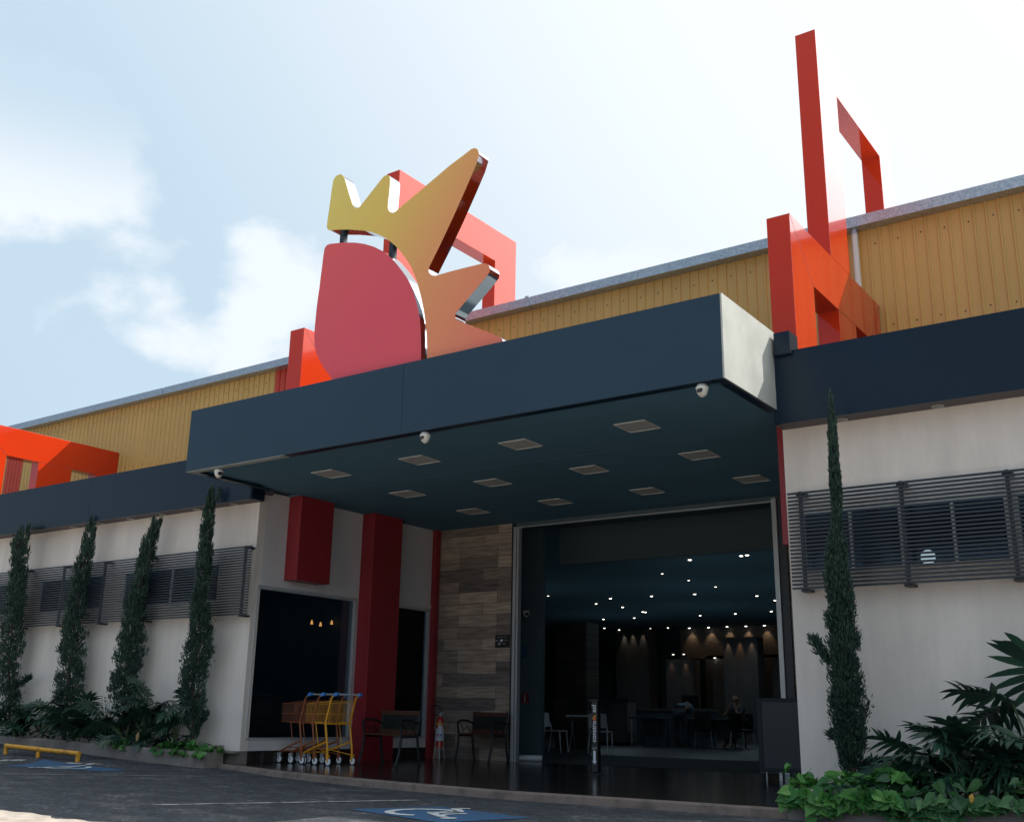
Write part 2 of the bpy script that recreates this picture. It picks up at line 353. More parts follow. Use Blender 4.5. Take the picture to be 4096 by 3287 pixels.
mb.f = [(j * nx + i, j * nx + i + 1, (j + 1) * nx + i + 1, (j + 1) * nx + i) for j in range(len(ys) - 1) for i in range(nx - 1)]
tag(mb.obj('sunlit_bounce_sheet', 'sunlit_pale', fix=False), kind='structure')  # added pale sheet: bounces sunlight, paints the sunlit patch up to the shadow edge
# kerb line of the entrance platform
KL = [(-3.70, 9.46), (-4.79, 9.46), (-5.59, 9.44), (-6.74, 9.40), (-8.31, 9.62), (-9.72, 9.89), (-10.92, 10.18), (-12.25, 10.66), (-12.95, 10.86)]
def fine(pl, step=.12, jit=.004):
    out = []
    for (a, b) in zip(pl[:-1], pl[1:]):
        a, b = Vector(a), Vector(b); n = max(1, int((b - a).length / step))
        for i in range(n): out.append(tuple(a.lerp(b, i / n)))
    out.append(pl[-1]); return out
rs = random.Random(3)
kp = fine(KL); mb = MB(); prof = []
for i, (x, y) in enumerate(kp):
    j = rs.uniform(-.006, .006); zb = gz(x, y) - .03
    prof.append([(x, y - .012 + j, zb), (x, y - .008 + j, gz(x, y) + .01 + rs.uniform(-.006, .01)), (x, y + j * .5, -.012), (x, y + .012, .0), (x, y + .13, .0), (x, y + .13, zb)])
for p in prof: mb.v += p
for i in range(len(prof) - 1):
    for k in range(5): mb.f.append((i * 6 + k, i * 6 + k + 1, (i + 1) * 6 + k + 1, (i + 1) * 6 + k))
tag(mb.obj('kerb', 'kerb', smooth=False), kind='structure')
mb = MB(); poly = [(x, y + .131) for x, y in KL] + [(-12.95, 11.05), (-12.59, 11.05), (-12.59, 15.5), (-3.7, 15.5)]
mb.add([(x, y, .002) for x, y in poly] + [(x, y, -.1) for x, y in poly], [tuple(range(len(poly)))] + [(i, (i + 1) % len(poly), (i + 1) % len(poly) + len(poly), i + len(poly)) for i in range(len(poly))])
tag(mb.obj('entrance_floor', 'floor'), kind='structure')
mb = MB(); mb.add([(-60, 11.2, .001), (-12.61, 11.2, .001), (-12.61, 15.5, .001), (-60, 15.5, .001)], [(0, 1, 2, 3)]); mb.add([(-3.69, 11.2, .001), (14, 11.2, .001), (14, 15.5, .001), (-3.69, 15.5, .001)], [(0, 1, 2, 3)]); mb.add([(-60, 15.501, .001), (14, 15.501, .001), (14, 41, .001), (-60, 41, .001)], [(0, 1, 2, 3)])
M['hall_floor'] = mat('satin dark hall floor', (.028, .032, .037), .42, var=.1)
tag(mb.obj('hall_floor', 'hall_floor'), kind='structure')
mb = MB(); mb.add([(-9.9, 15.35, .006), (-6.4, 15.35, .006), (-7.9, 19.5, .006), (-11.6, 19.5, .006)], [(0, 1, 2, 3)])
tag(mb.obj('entrance_mat', 'int_mat'), 'long grey mat laid on the dark floor inside the doorway', 'mat')

# road paint, draped on the ground
def drape(quads_or_poly, name, m, dz=.005, parent=None, sub=.12):
    mb = MB()
    for q in quads_or_poly:
        if len(q) == 4:
            a, b, c, d = [Vector(p) for p in q]; nu = max(1, int((b - a).length / sub)); nv = max(1, int((d - a).length / sub)); o = len(mb.v)
            for j in range(nv + 1):
                for i in range(nu + 1):
                    p = a.lerp(b, i / nu).lerp(d.lerp(c, i / nu), j / nv); mb.v.append((p.x, p.y, gz(p.x, p.y) + dz))
            for j in range(nv):
                for i in range(nu): mb.f.append((o + j * (nu + 1) + i, o + j * (nu + 1) + i + 1, o + (j + 1) * (nu + 1) + i + 1, o + (j + 1) * (nu + 1) + i))
        else: mb.add([(x, y, gz(x, y) + dz) for x, y in q], [tuple(range(len(q)))])
    return mb.obj(name, m, parent, fix=False)
def strip(a, b, w):
    a, b = Vector(a), Vector(b); n = (b - a).normalized(); n = Vector((-n.y, n.x)) * w / 2; return [tuple(a - n), tuple(b - n), tuple(b + n), tuple(a + n)]
tag(drape([strip((-8.46, 6.45), (-7.2, 8.66), .085)], 'painted_line', 'paint_line'), kind='structure')
tag(drape([strip((-13.7, 7.9), (-11.6, 9.62), .05)], 'painted_line', 'paint_line'), kind='structure')
tag(drape([strip((-16.5, 9.66), (-16.02, 9.78), .13), strip((-15.1, 9.84), (-14.35, 9.98), .10)], 'painted_line', 'paint_line'), kind='structure')
def icon(cx, cy, ex, ey, s):
    """wheelchair pictogram as ground polygons; ex, ey unit vectors of the symbol's right and up"""
    T = lambda u, v: (cx + (ex[0] * u + ey[0] * v) * s, cy + (ex[1] * u + ey[1] * v) * s)
    P = []
    for k in range(22):
        a, b = R(130 + k * 225 / 22), R(130 + (k + 1) * 225 / 22)
        P.append([T(-.08 + .33 * math.cos(a), -.12 + .33 * math.sin(a)), T(-.08 + .33 * math.cos(b), -.12 + .33 * math.sin(b)), T(-.08 + .25 * math.cos(b), -.12 + .25 * math.sin(b)), T(-.08 + .25 * math.cos(a), -.12 + .25 * math.sin(a))])
    def bar(p, q, w):
        p, q = Vector(p), Vector(q); n = (q - p).normalized(); n = Vector((-n.y, n.x)) * w / 2
        P.append([T(*(p - n)), T(*(q - n)), T(*(q + n)), T(*(p + n))])
    bar((-.10, .30), (-.04, -.06), .09); bar((-.05, .10), (.20, .10), .07); bar((-.07, -.07), (.22, -.07), .09); bar((.20, -.04), (.32, -.36), .09); bar((.30, -.37), (.44, -.32), .07)
    P.append([T(-.11 + .07 * math.cos(R(a)), .41 + .07 * math.sin(R(a))) for a in range(0, 360, 40)])
    return P
def frame2(c0, c1, c2, c3, lab, nm, side):
    t = thing('disabled_bay_symbol', lab, 'road marking')
    drape([[c0, c1, c2, c3]], 'blue_panel', 'paint_blue', .005, t)
    cx = sum(p[0] for p in (c0, c1, c2, c3)) / 4; cy = sum(p[1] for p in (c0, c1, c2, c3)) / 4
    ex = (Vector(c3) - Vector(c0)).normalized(); ey = Vector((ex.y, -ex.x)); 
    if side < 0: ex, ey = -ey, ex
    drape(icon(cx, cy, ex, ey, nm), 'wheelchair_symbol', 'paint_white', .010, t, 9); return t
frame2((-6.95, 7.40), (-5.62, 7.02), (-5.32, 7.90), (-6.55, 8.20), 'blue square with white wheelchair symbol on the asphalt in front of the entrance step', 1.05, 1)
frame2((-15.35, 9.05), (-13.30, 9.30), (-13.35, 9.68), (-15.75, 9.92), 'blue painted square with a white wheelchair symbol beside the yellow wheel stop', .95, -1)

# ================================================================ BUILDING
B = thing('store_building', 'long low store building with beige walls, navy fascia and yellow ribbed metal upper wall', 'building', (-8, 15, 0))
B.location = (0, 0, 0)
WY = 11.03
LZ0, LZ1 = 2.36, 3.0     # ribbon window, left
mb = MB()
mb.box(-60, -12.6, WY, WY + .15, .18, LZ0); mb.box(-60, -12.6, WY, WY + .15, LZ1, 4.02); mb.box(-13.38, -12.6, WY, WY + .15, LZ0, LZ1)
for x0, x1 in ((-16.36, -15.82), (-18.9, -18.3), (-60, -20.2)): mb.box(x0, x1, WY, WY + .15, LZ0, LZ1)
mb.obj('front_wall', 'stucco', B)
mb = MB(); mb.box(-60, -12.6, WY + .02, WY + .15, -.15, .18); mb.box(-12.95, -12.6, WY - .10, WY + .02, .15, .18); mb.obj('plinth', 'concrete', B)
mb = MB(); RZ0, RZ1 = 2.24, 2.92
mb.box(-4.14, 14, WY, WY + .15, -.1, RZ0); mb.box(-4.14, 14, WY, WY + .15, RZ1, 4.02)
for x0, x1 in ((-4.14, -3.98), (-1.93, -1.86), (.2, .3)): mb.box(x0, x1, WY, WY + .15, RZ0, RZ1)
mb.obj('front_wall', 'stucco', B)
# side wall of the porch, facing right
SX = -12.6
mb = MB(); y0, y1, z0, z1 = WY + .15, 15.4, .18, 4.05
mb.box(SX - .15, SX, y0, 13.30, .18, .335)
mb.box(SX - .15, SX, y0, y1, 2.665, 4.05); mb.box(SX - .15, SX, 13.30, 14.15, .18, 2.665); mb.box(SX - .15, SX, 14.15, y1, .18, .335); mb.box(SX - .15, SX, 15.30, y1, .335, 2.665)
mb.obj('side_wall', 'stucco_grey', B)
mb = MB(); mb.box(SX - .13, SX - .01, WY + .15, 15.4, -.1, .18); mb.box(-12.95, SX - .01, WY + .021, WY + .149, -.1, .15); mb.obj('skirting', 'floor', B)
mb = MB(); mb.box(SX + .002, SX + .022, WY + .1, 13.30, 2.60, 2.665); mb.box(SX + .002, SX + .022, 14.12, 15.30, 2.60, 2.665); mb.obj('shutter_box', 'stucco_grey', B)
def shopwin(ya, yb, lab):
    w = MB(); f_ = .055
    w.box(SX - .10, SX + .012, ya, yb, 2.545, 2.60); w.box(SX - .10, SX + .012, ya, yb, .335, .365)
    w.box(SX - .10, SX + .012, yb - f_, yb, .365, 2.545); w.box(SX - .10, SX + .012, ya, ya + .015, .365, 2.545)
    fr = w.obj('display_window', 'alu', B, bevel=.004); fr['label'] = lab
    g = MB(); g.box(SX - .05, SX - .042, ya + .015, yb - f_, .365, 2.545); g.obj('pane', 'glass', fr)
    if yb - ya > 1.8:
        g = MB(); g.box(SX - .052, SX - .040, (ya + yb) / 2 + .06, (ya + yb) / 2 + .066, .365, 2.545); g.obj('seal', 'black', fr)
shopwin(WY + .09, 13.33, 'large display window left of the tall red column'); shopwin(14.10, 15.27, 'narrow display window right of the tall red column')
# red boxes on the porch walls
for nm, bx_, lb in (('red_box_trim', (SX, -12.32, 11.64, 12.37, 2.72, 4.05), 'short red box hanging above the display window'), ('red_column', (SX, -12.32, 13.36, 14.09, -.05, 4.05), 'tall red column reaching the floor'),
                    ('red_column', (SX, -12.5, 15.27, 15.39, -.05, 4.05), 'narrow red column in the corner'), ('red_box_trim', (-4.31, -4.141, 11.3, 12.0, 2.61, 4.03), 'short red box at the right of the entrance')):
    mb = MB(); mb.box(*bx_); o = mb.obj(nm, 'red', B, bevel=.006); o['label'] = lb
mb = MB(); mb.box(-12.5, -10.87, 15.4, 15.55, 0, 4.05); mb.obj('tiled_wall', 'tile', B)
mb = MB(); mb.box(-5.80, -4.29, 15.4, 15.55, 0, 4.05); mb.obj('tiled_wall', 'tile', B)
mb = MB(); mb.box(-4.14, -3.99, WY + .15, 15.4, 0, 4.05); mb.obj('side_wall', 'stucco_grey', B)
# entrance door frame
DF = MB(); DF.box(-10.86, -10.80, 15.37, 15.5, 0, 4.05); DF.obj('jamb', 'dark_metal', B); DF = MB(); DF.box(-5.92, -5.80, 15.36, 15.5, 0, 4.05); DF.obj('jamb', 'dark_metal', B)
DF = MB(); DF.box(-10.80, -10.745, 15.33, 15.45, 0, 3.965); DF.box(-10.735, -10.70, 15.35, 15.45, 0, 3.965)
DF.box(-6.00, -5.925, 15.33, 15.45, 0, 4.0); DF.box(-10.70, -6.0, 15.34, 15.40, 3.945, 3.965); DF.obj('door_frame', 'alu', B, bevel=.003)
DF = MB(); DF.box(-10.80, -5.93, 15.40, 15.5, 3.966, 4.05); DF.obj('lintel', 'int_dark', B)
# upper cladding: trapezoidal sheet
mb = MB(); x = -46.0; Y0 = 15.0; zt, zb = 7.9, 4.3; pitch_ = .165; pts = []
prof = [(0, 0), (.095, 0), (.103, .018), (.112, .005), (.120, .018), (.130, -.022 + .018), (.165, 0)]
prof = [(0, 0), (.112, 0), (.122, -.022), (.143, -.022), (.153, 0)]
while x < 12: pts += [(x + a, Y0 + b) for a, b in prof]; x += pitch_
mb.v = [(a, b, zb) for a, b in pts] + [(a, b, zt) for a, b in pts]; k = len(pts); mb.f = [(i, i + 1, i + 1 + k, i + k) for i in range(k - 1)]
clad = mb.obj('ribbed_wall', 'yellow', B, fix=False)
mb = MB(); mb.box(-46, 12, 15.03, 15.2, 4.06, 7.9); mb.obj('upper_wall', 'int_dark', B)
for xa, xb in ((-27.3, -26.45), (-16.85, -12.2)):
    k0 = int((xa + 46) / pitch_); k1 = int((xb + 46) / pitch_); sub = pts[k0 * 5:k1 * 5]; kk = len(sub)
    mb = MB(); zt_ = 7.858 if xa > -20 else 7.42; mb.v = [(a, b - .004, 4.6) for a, b in sub] + [(a, b - .004, zt_) for a, b in sub]; mb.f = [(i, i + 1, i + 1 + kk, i + kk) for i in range(kk - 1)]
    o = mb.obj('red_sheet', 'redsheet', B, fix=False)
mb = MB(); x = -46.0 + .06; j = 0
for i in range(350):
    xx = -46 + .056 + i * pitch_
    if i % 2 == 0: 
        mb.lathe([(.011, 0), (.011, .008), (.0001, .012)], (xx, Y0 - .010, 7.62 + .01 * math.sin(i * 2.1)), 6, 'Y')
    if i % 2 == 1: mb.lathe([(.011, 0), (.011, .008), (.0001, .012)], (xx, Y0 - .010, 6.3 + .012 * math.sin(i * 1.7)), 6, 'Y')
so = mb.obj('screw_heads', 'black', clad, fix=True); so['kind'] = 'stuff'
mb = MB()
for xa, xb in ((-46, -29.42), (-29.38, -20.6), (-20.58, -10.2), (-10.18, -1.2), (-1.18, 12)):
    mb.prism_x([(14.78, 7.86), (14.99, 7.86), (14.99, 8.03), (14.93, 8.03), (14.93, 8.05), (14.79, 8.03)], xa, xb)
mb.box(-29.46, -29.34, 14.765, 14.80, 7.845, 8.06); mb.box(-10.24, -10.15, 14.77, 14.80, 7.85, 8.05)
mb.obj('gutter', 'galv', B)
mb = MB(); mb.add([(-46, 14.99, 8.02), (12, 14.99, 8.02), (12, 40, 9.4), (-46, 40, 9.4)], [(0, 1, 2, 3)]); mb.add([(-46, 14.99, 7.9), (12, 14.99, 7.9), (12, 15.1, 7.9), (-46, 15.1, 7.9)], [(0, 1, 2, 3)])
mb.add([(-46, 40, 9.4), (12, 40, 9.4), (12, 55, 8.6), (-46, 55, 8.6)], [(0, 1, 2, 3)]); mb.obj('main_roof', 'galv', B)
# porch and side-block flat roof
mb = MB(); mb.box(-46, 12, 11.02, 15.0, 4.25, 4.5); mb.obj('flat_roof', 'int_dark', B)
# navy fascia bands of the side blocks
def band(xa, xb, z0, z1, y=10.76):
    m_ = MB(); segs = []
    L_ = abs(xb - xa); n_ = max(1, round(L_ / 4.4)); 
    for i in range(n_):
        a = xa + (xb - xa) * i / n_; b = xa + (xb - xa) * (i + 1) / n_
        m_.box(a + .002, b - .002, y, y + .05, z0, z1)
    m_.box(xa, xb, y + .05, y + .12, z0 + .01, z1 - .01)
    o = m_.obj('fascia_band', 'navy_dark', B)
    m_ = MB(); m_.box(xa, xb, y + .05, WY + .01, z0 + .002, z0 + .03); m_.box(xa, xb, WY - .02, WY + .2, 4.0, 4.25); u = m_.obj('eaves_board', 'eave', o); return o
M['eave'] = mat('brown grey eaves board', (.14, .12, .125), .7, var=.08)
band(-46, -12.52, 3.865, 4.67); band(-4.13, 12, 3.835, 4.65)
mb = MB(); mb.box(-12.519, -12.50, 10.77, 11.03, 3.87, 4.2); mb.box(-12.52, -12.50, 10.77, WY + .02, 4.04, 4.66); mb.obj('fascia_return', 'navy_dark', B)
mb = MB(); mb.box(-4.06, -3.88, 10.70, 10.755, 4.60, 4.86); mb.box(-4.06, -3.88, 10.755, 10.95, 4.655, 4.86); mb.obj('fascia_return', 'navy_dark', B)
# interior shell
mb = MB(); mb.box(-60, 14, 15.55, 41, 4.2, 4.24); mb.box(-60, SX - .15, WY + .16, 15.55, 4.06, 4.1); mb.box(-3.99, 14, WY + .16, 15.55, 4.06, 4.1); mb.obj('hall_ceiling', 'int_ceiling', B)
mb = MB(); mb.box(-60, 14, 40, 40.2, 0, 4.2); mb.box(-60.2, -60, 11.1, 40.2, -.1, 4.2); mb.box(14, 14.2, 11.1, 40.2, -.1, 4.2); mb.box(-60, SX - .16, 16.3, 16.4, 0, 4.05)
mb.box(-3.9, -3.8, 15.56, 40, 0, 4.2); mb.box(-3.98, 14, 14.4, 14.5, 0, 4.05)
mb.obj('hall_wall', 'int_dark', B)
mb = MB(); mb.box(-12.7, -10.95, 16.5, 16.6, 0, 4.2); mb.obj('partition_wall', 'int_dark', B)
mb = MB(); mb.box(-10.9, -4.0, 17.0, 17.15, 3.5, 4.19); mb.obj('ceiling_beam', 'beam', B)
mb = MB(); mb.box(-14.85, -13.95, 23, 23.6, 0, 3.0); mb.obj('tiled_pillar', 'tile_int', B)
mb = MB(); mb.box(-22.0, -20.5, 38.6, 39.3, 0, 4.15); mb.box(-16.5, -15.2, 36.8, 37.4, 0, 3.6); mb.box(-19.55, -18.4, 38.2, 38.8, 0, 2.92); mb.box(-15.18, -14.0, 38.2, 38.8, 0, 2.93); mb.box(-18.35, -15.3, 39.2, 39.99, 0, 3.1)
mb.obj('display_wall', 'int_wall', B)
# ribbon windows with frames, mullions and panes
def ribbon(xa, xb, z0, z1, mull, lab):
    w = MB(); y = WY - .012; t = .03
    w.box(xa, xb, y, y + .05, z1 - .045, z1); w.box(xa, xb, y, y + .05, z0, z0 + .03)
    w.box(xa, xa + t, y, y + .05, z0 + .03, z1 - .045); w.box(xb - t, xb, y, y + .05, z0 + .03, z1 - .045)
    for m_ in mull: w.box(m_ - t / 2, m_ + t / 2, y, y + .05, z0 + .03, z1 - .045)
    fr = w.obj('window', 'frame_grey', B); fr['label'] = lab
    g = MB(); g.box(xa + t, xb - t, y + .02, y + .026, z0 + .03, z1 - .045); g.obj('pane', 'glass_win', fr)
ribbon(-15.82, -13.38, LZ0, LZ1, [-15.2, -14.55, -13.95], 'window behind the left slatted screen nearest the entrance')
ribbon(-18.3, -16.36, LZ0, LZ1, [-17.6, -17.0], 'middle window behind the left slatted screen')
ribbon(-20.2, -18.9, LZ0, LZ1, [-19.38], 'farthest window behind the left slatted screen')
ribbon(-3.98, -1.93, RZ0, RZ1, [-3.46, -2.95, -2.44], 'window behind the right slatted screen')
ribbon(-1.86, .2, RZ0, RZ1, [-1.3, -.8, -.3], 'window at the far right behind the slatted screen')

# ================================================================ CANOPY
C = thing('entrance_canopy', 'deep navy entrance canopy with pale bare right side panel and dark soffit', 'canopy')
CX0, CX1, CY, CZ0, CZ1 = -12.36, -4.09, 9.40, 4.0, 4.905
for a, b in ((CX0, -8.322), (-8.318, CX1 - .022)):
    mb = MB(); mb.box(a, b, CY, CY + .04, CZ0, CZ1); mb.obj('front_panel', 'navy', C, bevel=.003)
mb = MB(); mb.box(CX1 - .02, CX1, CY, 10.99, CZ0, CZ1); mb.obj('side_panel', 'panel_pale', C, bevel=.002)
mb = MB(); mb.box(CX0, CX0 + .02, CY + .04, 10.99, CZ0, CZ1); mb.obj('side_panel', 'navy', C)
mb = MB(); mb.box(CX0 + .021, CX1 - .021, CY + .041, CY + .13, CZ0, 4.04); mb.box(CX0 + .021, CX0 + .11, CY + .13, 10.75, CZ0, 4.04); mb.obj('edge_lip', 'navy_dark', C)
mb = MB(); mb.box(CX0 + .02, -10.36, CY + .0, CY + .12, CZ0 - .006, CZ0 - .001); mb.obj('edge_strip', 'panel_pale', C)
mb = MB(); ysf = [CY + .13, 11.6, 13.2, 15.4]; 
for a, b in zip(ysf[:-1], ysf[1:]):
    for c, d in ((CX0 + .02, -8.32), (-8.316, -4.14)): mb.box(c if a < 11 or c > -10 else SX, d, a + .004, b - .004, 4.045, 4.07)
mb.obj('soffit', 'soffit', C)
mb = MB(); mb.box(CX0 + .03, CX1 - .03, CY + .05, 11.02, 4.5, 4.56); mb.box(SX, -4.0, 11.0, 15.45, 4.072, 4.2); mb.obj('canopy_roof', 'int_dark', C)
mb = MB(); mb.box(-4.20, -4.11, 9.55, 10.74, 3.985, 4.043); mb.obj('edge_lip', 'navy_dark', C)

def row_name(i): return ['front', 'middle', 'back'][i]
cols = ['far left', 'second from left', 'second from right', 'far right']
base = None
for r_, yy in enumerate((10.70, 12.38, 14.08)):
    for c_, xx in enumerate((-10.76, -9.11, -7.45, -5.78)):
        lab = 'square ceiling light panel under the canopy, %s in the %s row' % (cols[c_], row_name(r_))
        if base is None:
            base = thing('ceiling_light', lab, 'ceiling light', (xx, yy, 4.04), 0, 'square lights in the canopy soffit')
            m_ = MB(); h = .205
            for q in ((-h, h, -h, -h + .014), (-h, h, h - .014, h), (-h, -h + .014, -h + .014, h - .014), (h - .014, h, -h + .014, h - .014)): m_.box(*q, -.008, .004)
            m_.obj('frame', 'light_rim', base); m_ = MB(); m_.box(-h + .014, h - .014, -h + .014, h - .014, -.002, .004); m_.obj('diffuser', 'diffuser', base)
        else: dup(base, (xx, yy, 4.04), 0, lab)
# round eaves downlights
base = None; names = ['farthest left', 'second from the left end', 'third from the left end', 'fourth from the left end', 'fifth from the left end', 'sixth from the left end', 'nearest the left of the canopy']
for i, xx in enumerate((-19.03, -17.39, -16.55, -15.72, -14.85, -13.98, -13.08, -3.44, -2.46)):
    zz = 3.867 if i < 7 else 3.837
    lab = 'round downlight under the left fascia, ' + names[i] if i < 7 else ('round downlight under the right fascia behind the cypress tip' if i == 7 else 'round downlight under the right fascia near the picture edge')
    if base is None:
        base = thing('eaves_downlight', lab, 'downlight', (xx, 10.93, zz), 0, 'round downlights under the eaves')
        m_ = MB(); m_.lathe([(.060, -.003), (.064, -.008), (.046, -.010), (.046, -.002)], n=20); m_.obj('rim', 'light_rim', base, smooth=True)
        m_ = MB(); m_.lathe([(.0001, -.004), (.046, -.004)], n=20); m_.obj('lens', 'diffuser', base)
    else: dup(base, (xx, 10.93, zz), 0, lab)
# security cameras
def seccam(loc, rz, lab):
    t = thing('security_camera', lab, 'security camera', loc, rz, 'white dome security cameras')
    m_ = MB(); m_.lathe([(.05, 0), (.052, -.02), (.046, -.024)], n=18); m_.obj('base', 'print_grey', t, smooth=True)
    m_ = MB(); m_.lathe([(.060, -.022), (.066, -.030), (.064, -.045), (.052, -.085), (.040, -.110), (.018, -.128), (.0001, -.132)], n=20); m_.obj('housing', 'white', t, smooth=True)
    e = MB(); e.lathe([(.030, 0), (.030, .012), (.022, .014), (.0001, .014)], n=14, axis='Y'); o = e.obj('lens', 'black', t, smooth=True); o.location = (-.018, -.066, -.08); o.rotation_euler = (R(38), 0, R(160)); return t
seccam((-4.37, 9.47, 3.99), R(20), 'white security camera under the right front corner of the canopy')
seccam((-7.99, 9.47, 3.99), R(20), 'white security camera under the middle of the canopy front edge')
seccam((-11.74, 9.49, 3.99), R(80), 'white security camera under the left front corner of the canopy')
seccam((-11.25, 16.42, 2.62), R(60), 'white security camera inside the doorway on the dark wall')

# ================================================================ CROWN SIGN
cr_ = lambda x, y: (1100 + .6358 * x, 500 + .6358 * y)
Mw = Matrix((r2, u2, f))          # camera rows; used to lay the traced emblem out on its own upright plane
def onY(u, v, Y):
    q = Mw.transposed() @ Vector((u - 2048, -(v - 1643.5), 4250.5)); k = Y / q.y; return (q.x * k, .75 + q.z * k)
SY = 9.56
crown_px = [(345, 664), (331, 657), (326, 643), (330, 600), (338, 545), (346, 490), (354, 430), (362, 375), (368, 345), (385, 320), (410, 310), (428, 318), (440, 345), (452, 385), (465, 430), (487, 500), (499, 518), (515, 524), (530, 517), (545, 500), (600, 430), (670, 340), (686, 322), (705, 315), (719, 320), (724, 338), (722, 380), (716, 440), (710, 500), (711, 530), (722, 548), (740, 553), (757, 546), (780, 525), (900, 425), (1000, 340), (1100, 255), (1180, 195), (1235, 152), (1257, 145), (1275, 155), (1283, 175), (1280, 195), (1260, 260), (1200, 400), (1120, 580), (1040, 750), (968, 895), (965, 915), (972, 935), (988, 947), (1010, 948), (1040, 940), (1120, 917), (1220, 892), (1300, 873), (1325, 870), (1343, 880), (1352, 902), (1347, 928), (1328, 955), (1240, 1060), (1160, 1155), (1136, 1185), (1131, 1205), (1140, 1222), (1165, 1235), (1250, 1268), (1340, 1303), (1405, 1330), (1422, 1340), (1432, 1356), (1432, 1400), (957, 1500), (957, 1400), (955, 1330), (948, 1250), (935, 1160), (918, 1080), (893, 985), (860, 900), (830, 850), (795, 803), (760, 763), (725, 733), (690, 710), (650, 690), (605, 674), (560, 665), (470, 658), (400, 658)]
dome_px = [(312, 775), (325, 757), (345, 748), (430, 740), (500, 740), (560, 748), (620, 765), (690, 800), (730, 835), (765, 875), (800, 920), (832, 965), (855, 1010), (872, 1060), (888, 1110), (900, 1160), (909, 1215), (914, 1270), (917, 1340), (918, 1400), (918, 1510), (380, 1640), (340, 1570), (308, 1530), (275, 1470), (258, 1425), (249, 1385), (247, 1340), (250, 1270), (256, 1210), (262, 1150), (271, 1080), (280, 1020), (288, 950), (295, 900), (303, 830)]
CS = thing('crown_sign', 'large yellow and coral red crown emblem standing on the entrance canopy', 'sign')
for px_, nm, fm, lab in ((crown_px, 'crown_shape', 'crown_face', 'yellow crown shape fading to orange'), (dome_px, 'rounded_shape', 'dome_face', 'coral red rounded shape')):
    poly = [onY(*cr_(*p), SY) for p in px_]; k = len(poly)
    mb = MB(); mb.add([(x, SY, z) for x, z in poly], [tuple(range(k))]); mb.v += [(x, SY + .004, z) for x, z in poly]; mb.f += [(i, i + k, (i + 1) % k + k, (i + 1) % k) for i in range(k)]
    fo = mb.obj(nm, fm, CS); fo['label'] = lab
    mb = MB(); mb.add([(x, SY + .0045, z) for x, z in poly] + [(x, SY + .205, z) for x, z in poly], [(i, i + k, (i + 1) % k + k, (i + 1) % k) for i in range(k)] + [tuple(range(2 * k - 1, k - 1, -1))])
    mb.obj('steel_edge', 'chrome', fo, smooth=True)
for a, b in (((395, 655), (390, 745)), ((705, 725), (705, 850))):
    p, q = onY(*cr_(*a), SY), onY(*cr_(*b), SY); mb = MB(); mb.box(p[0] - .02, p[0] + .05, SY + .07, SY + .15, q[1] - .1, p[1] + .1); mb.obj('support_post', 'dark_metal', CS)
for xx, zz in ((-9.85, 5.95), (-7.97, 5.55)): mb = MB(); mb.tube([(xx, SY + .33, 4.5), (xx, SY + .33, zz), (xx, SY + .2, zz)], .03); mb.obj('rear_strut', 'dark_metal', CS)

# ================================================================ ORANGE PORTAL SCULPTURES
def beam(mb, x0, x1, y0, y1, z0, z1): mb.box(x0, x1, y0, y1, z0, z1)
def ring(mb, outer, holes, x0, x1):
    """outer rectangle-ish outline in (y,z) with leg gaps given as a single outline polygon"""
    mb.prism_x(outer, x0, x1)
def portal(x1, name, lab, tall=None, low=None, w=.29):
    t = thing(name, lab, 'sculpture'); x0 = x1 - w
    yA, yA2, yB, yB2, yC, yD, zt, zi = low; zb = 4.5
    # lower frame: an arcade outline with two openings, one closed solid
    mb = MB(); mb.prism_x([(yA, zb), (yA2, zb), (yA2, zi), (yB, zi), (yB, zb), (yB2, zb), (yB2, zi), (yC, zi), (yC, zb), (yD, zb), (yD, zt), (yA, zt)], x0, x1)
    mb.obj('low_frame', 'orange', t, bevel=.004)
    mb = MB()
    for (p, q) in (((yA, zt), (yA2, zi)), ((yD, zt), (yC, zi)), ((yB, zi), (yB2, zi))):
        dy, dz = q[0] - p[0], q[1] - p[1]; ln = math.hypot(dy, dz); ny, nz_ = -dz / ln * .004, dy / ln * .004
        mb.prism_x([(p[0] - ny, p[1] - nz_), (q[0] - ny, q[1] - nz_), (q[0] + ny, q[1] + nz_), (p[0] + ny, p[1] + nz_)], x1 - .002, x1 + .0015)
    so_ = mb.obj('panel_seams', 'red', t); so_['kind'] = 'stuff'
    if tall:
        a, a2, b, b2, z1_, z2_, zr = tall
        mb = MB(); mb.prism_x([(a, zt + .001), (a2, zt + .001), (a2, z2_), (b, z2_), (b, zr), (b2, zr), (b2, z1_), (a, z1_)], x0, x1); mb.obj('tall_frame', 'orange', t, bevel=.004)
    return t
portal(-4.05, 'orange_frame_sculpture', 'tall glossy orange portal frame standing on the roof right of the canopy', (12.90, 13.68, 15.73, 16.36, 10.08, 9.42, 8.0), (11.41, 12.13, 13.06, 13.76, 14.42, 14.98, 6.62, 5.92))
portal(-12.0, 'orange_frame_sculpture', 'tall orange red portal frame partly hidden behind the crown sign', (13.19, 13.92, 16.22, 16.96, 10.42, 9.72, 8.0), (11.12, 11.85, 13.2, 13.9, 14.42, 14.98, 6.66, 5.95), .31)
portal(-22.3, 'orange_frame_sculpture', 'low orange red frame with rectangular openings at the left edge above the fascia', None, (11.45, 12.2, 12.97, 13.80, 14.42, 15.0, 6.71, 6.07))
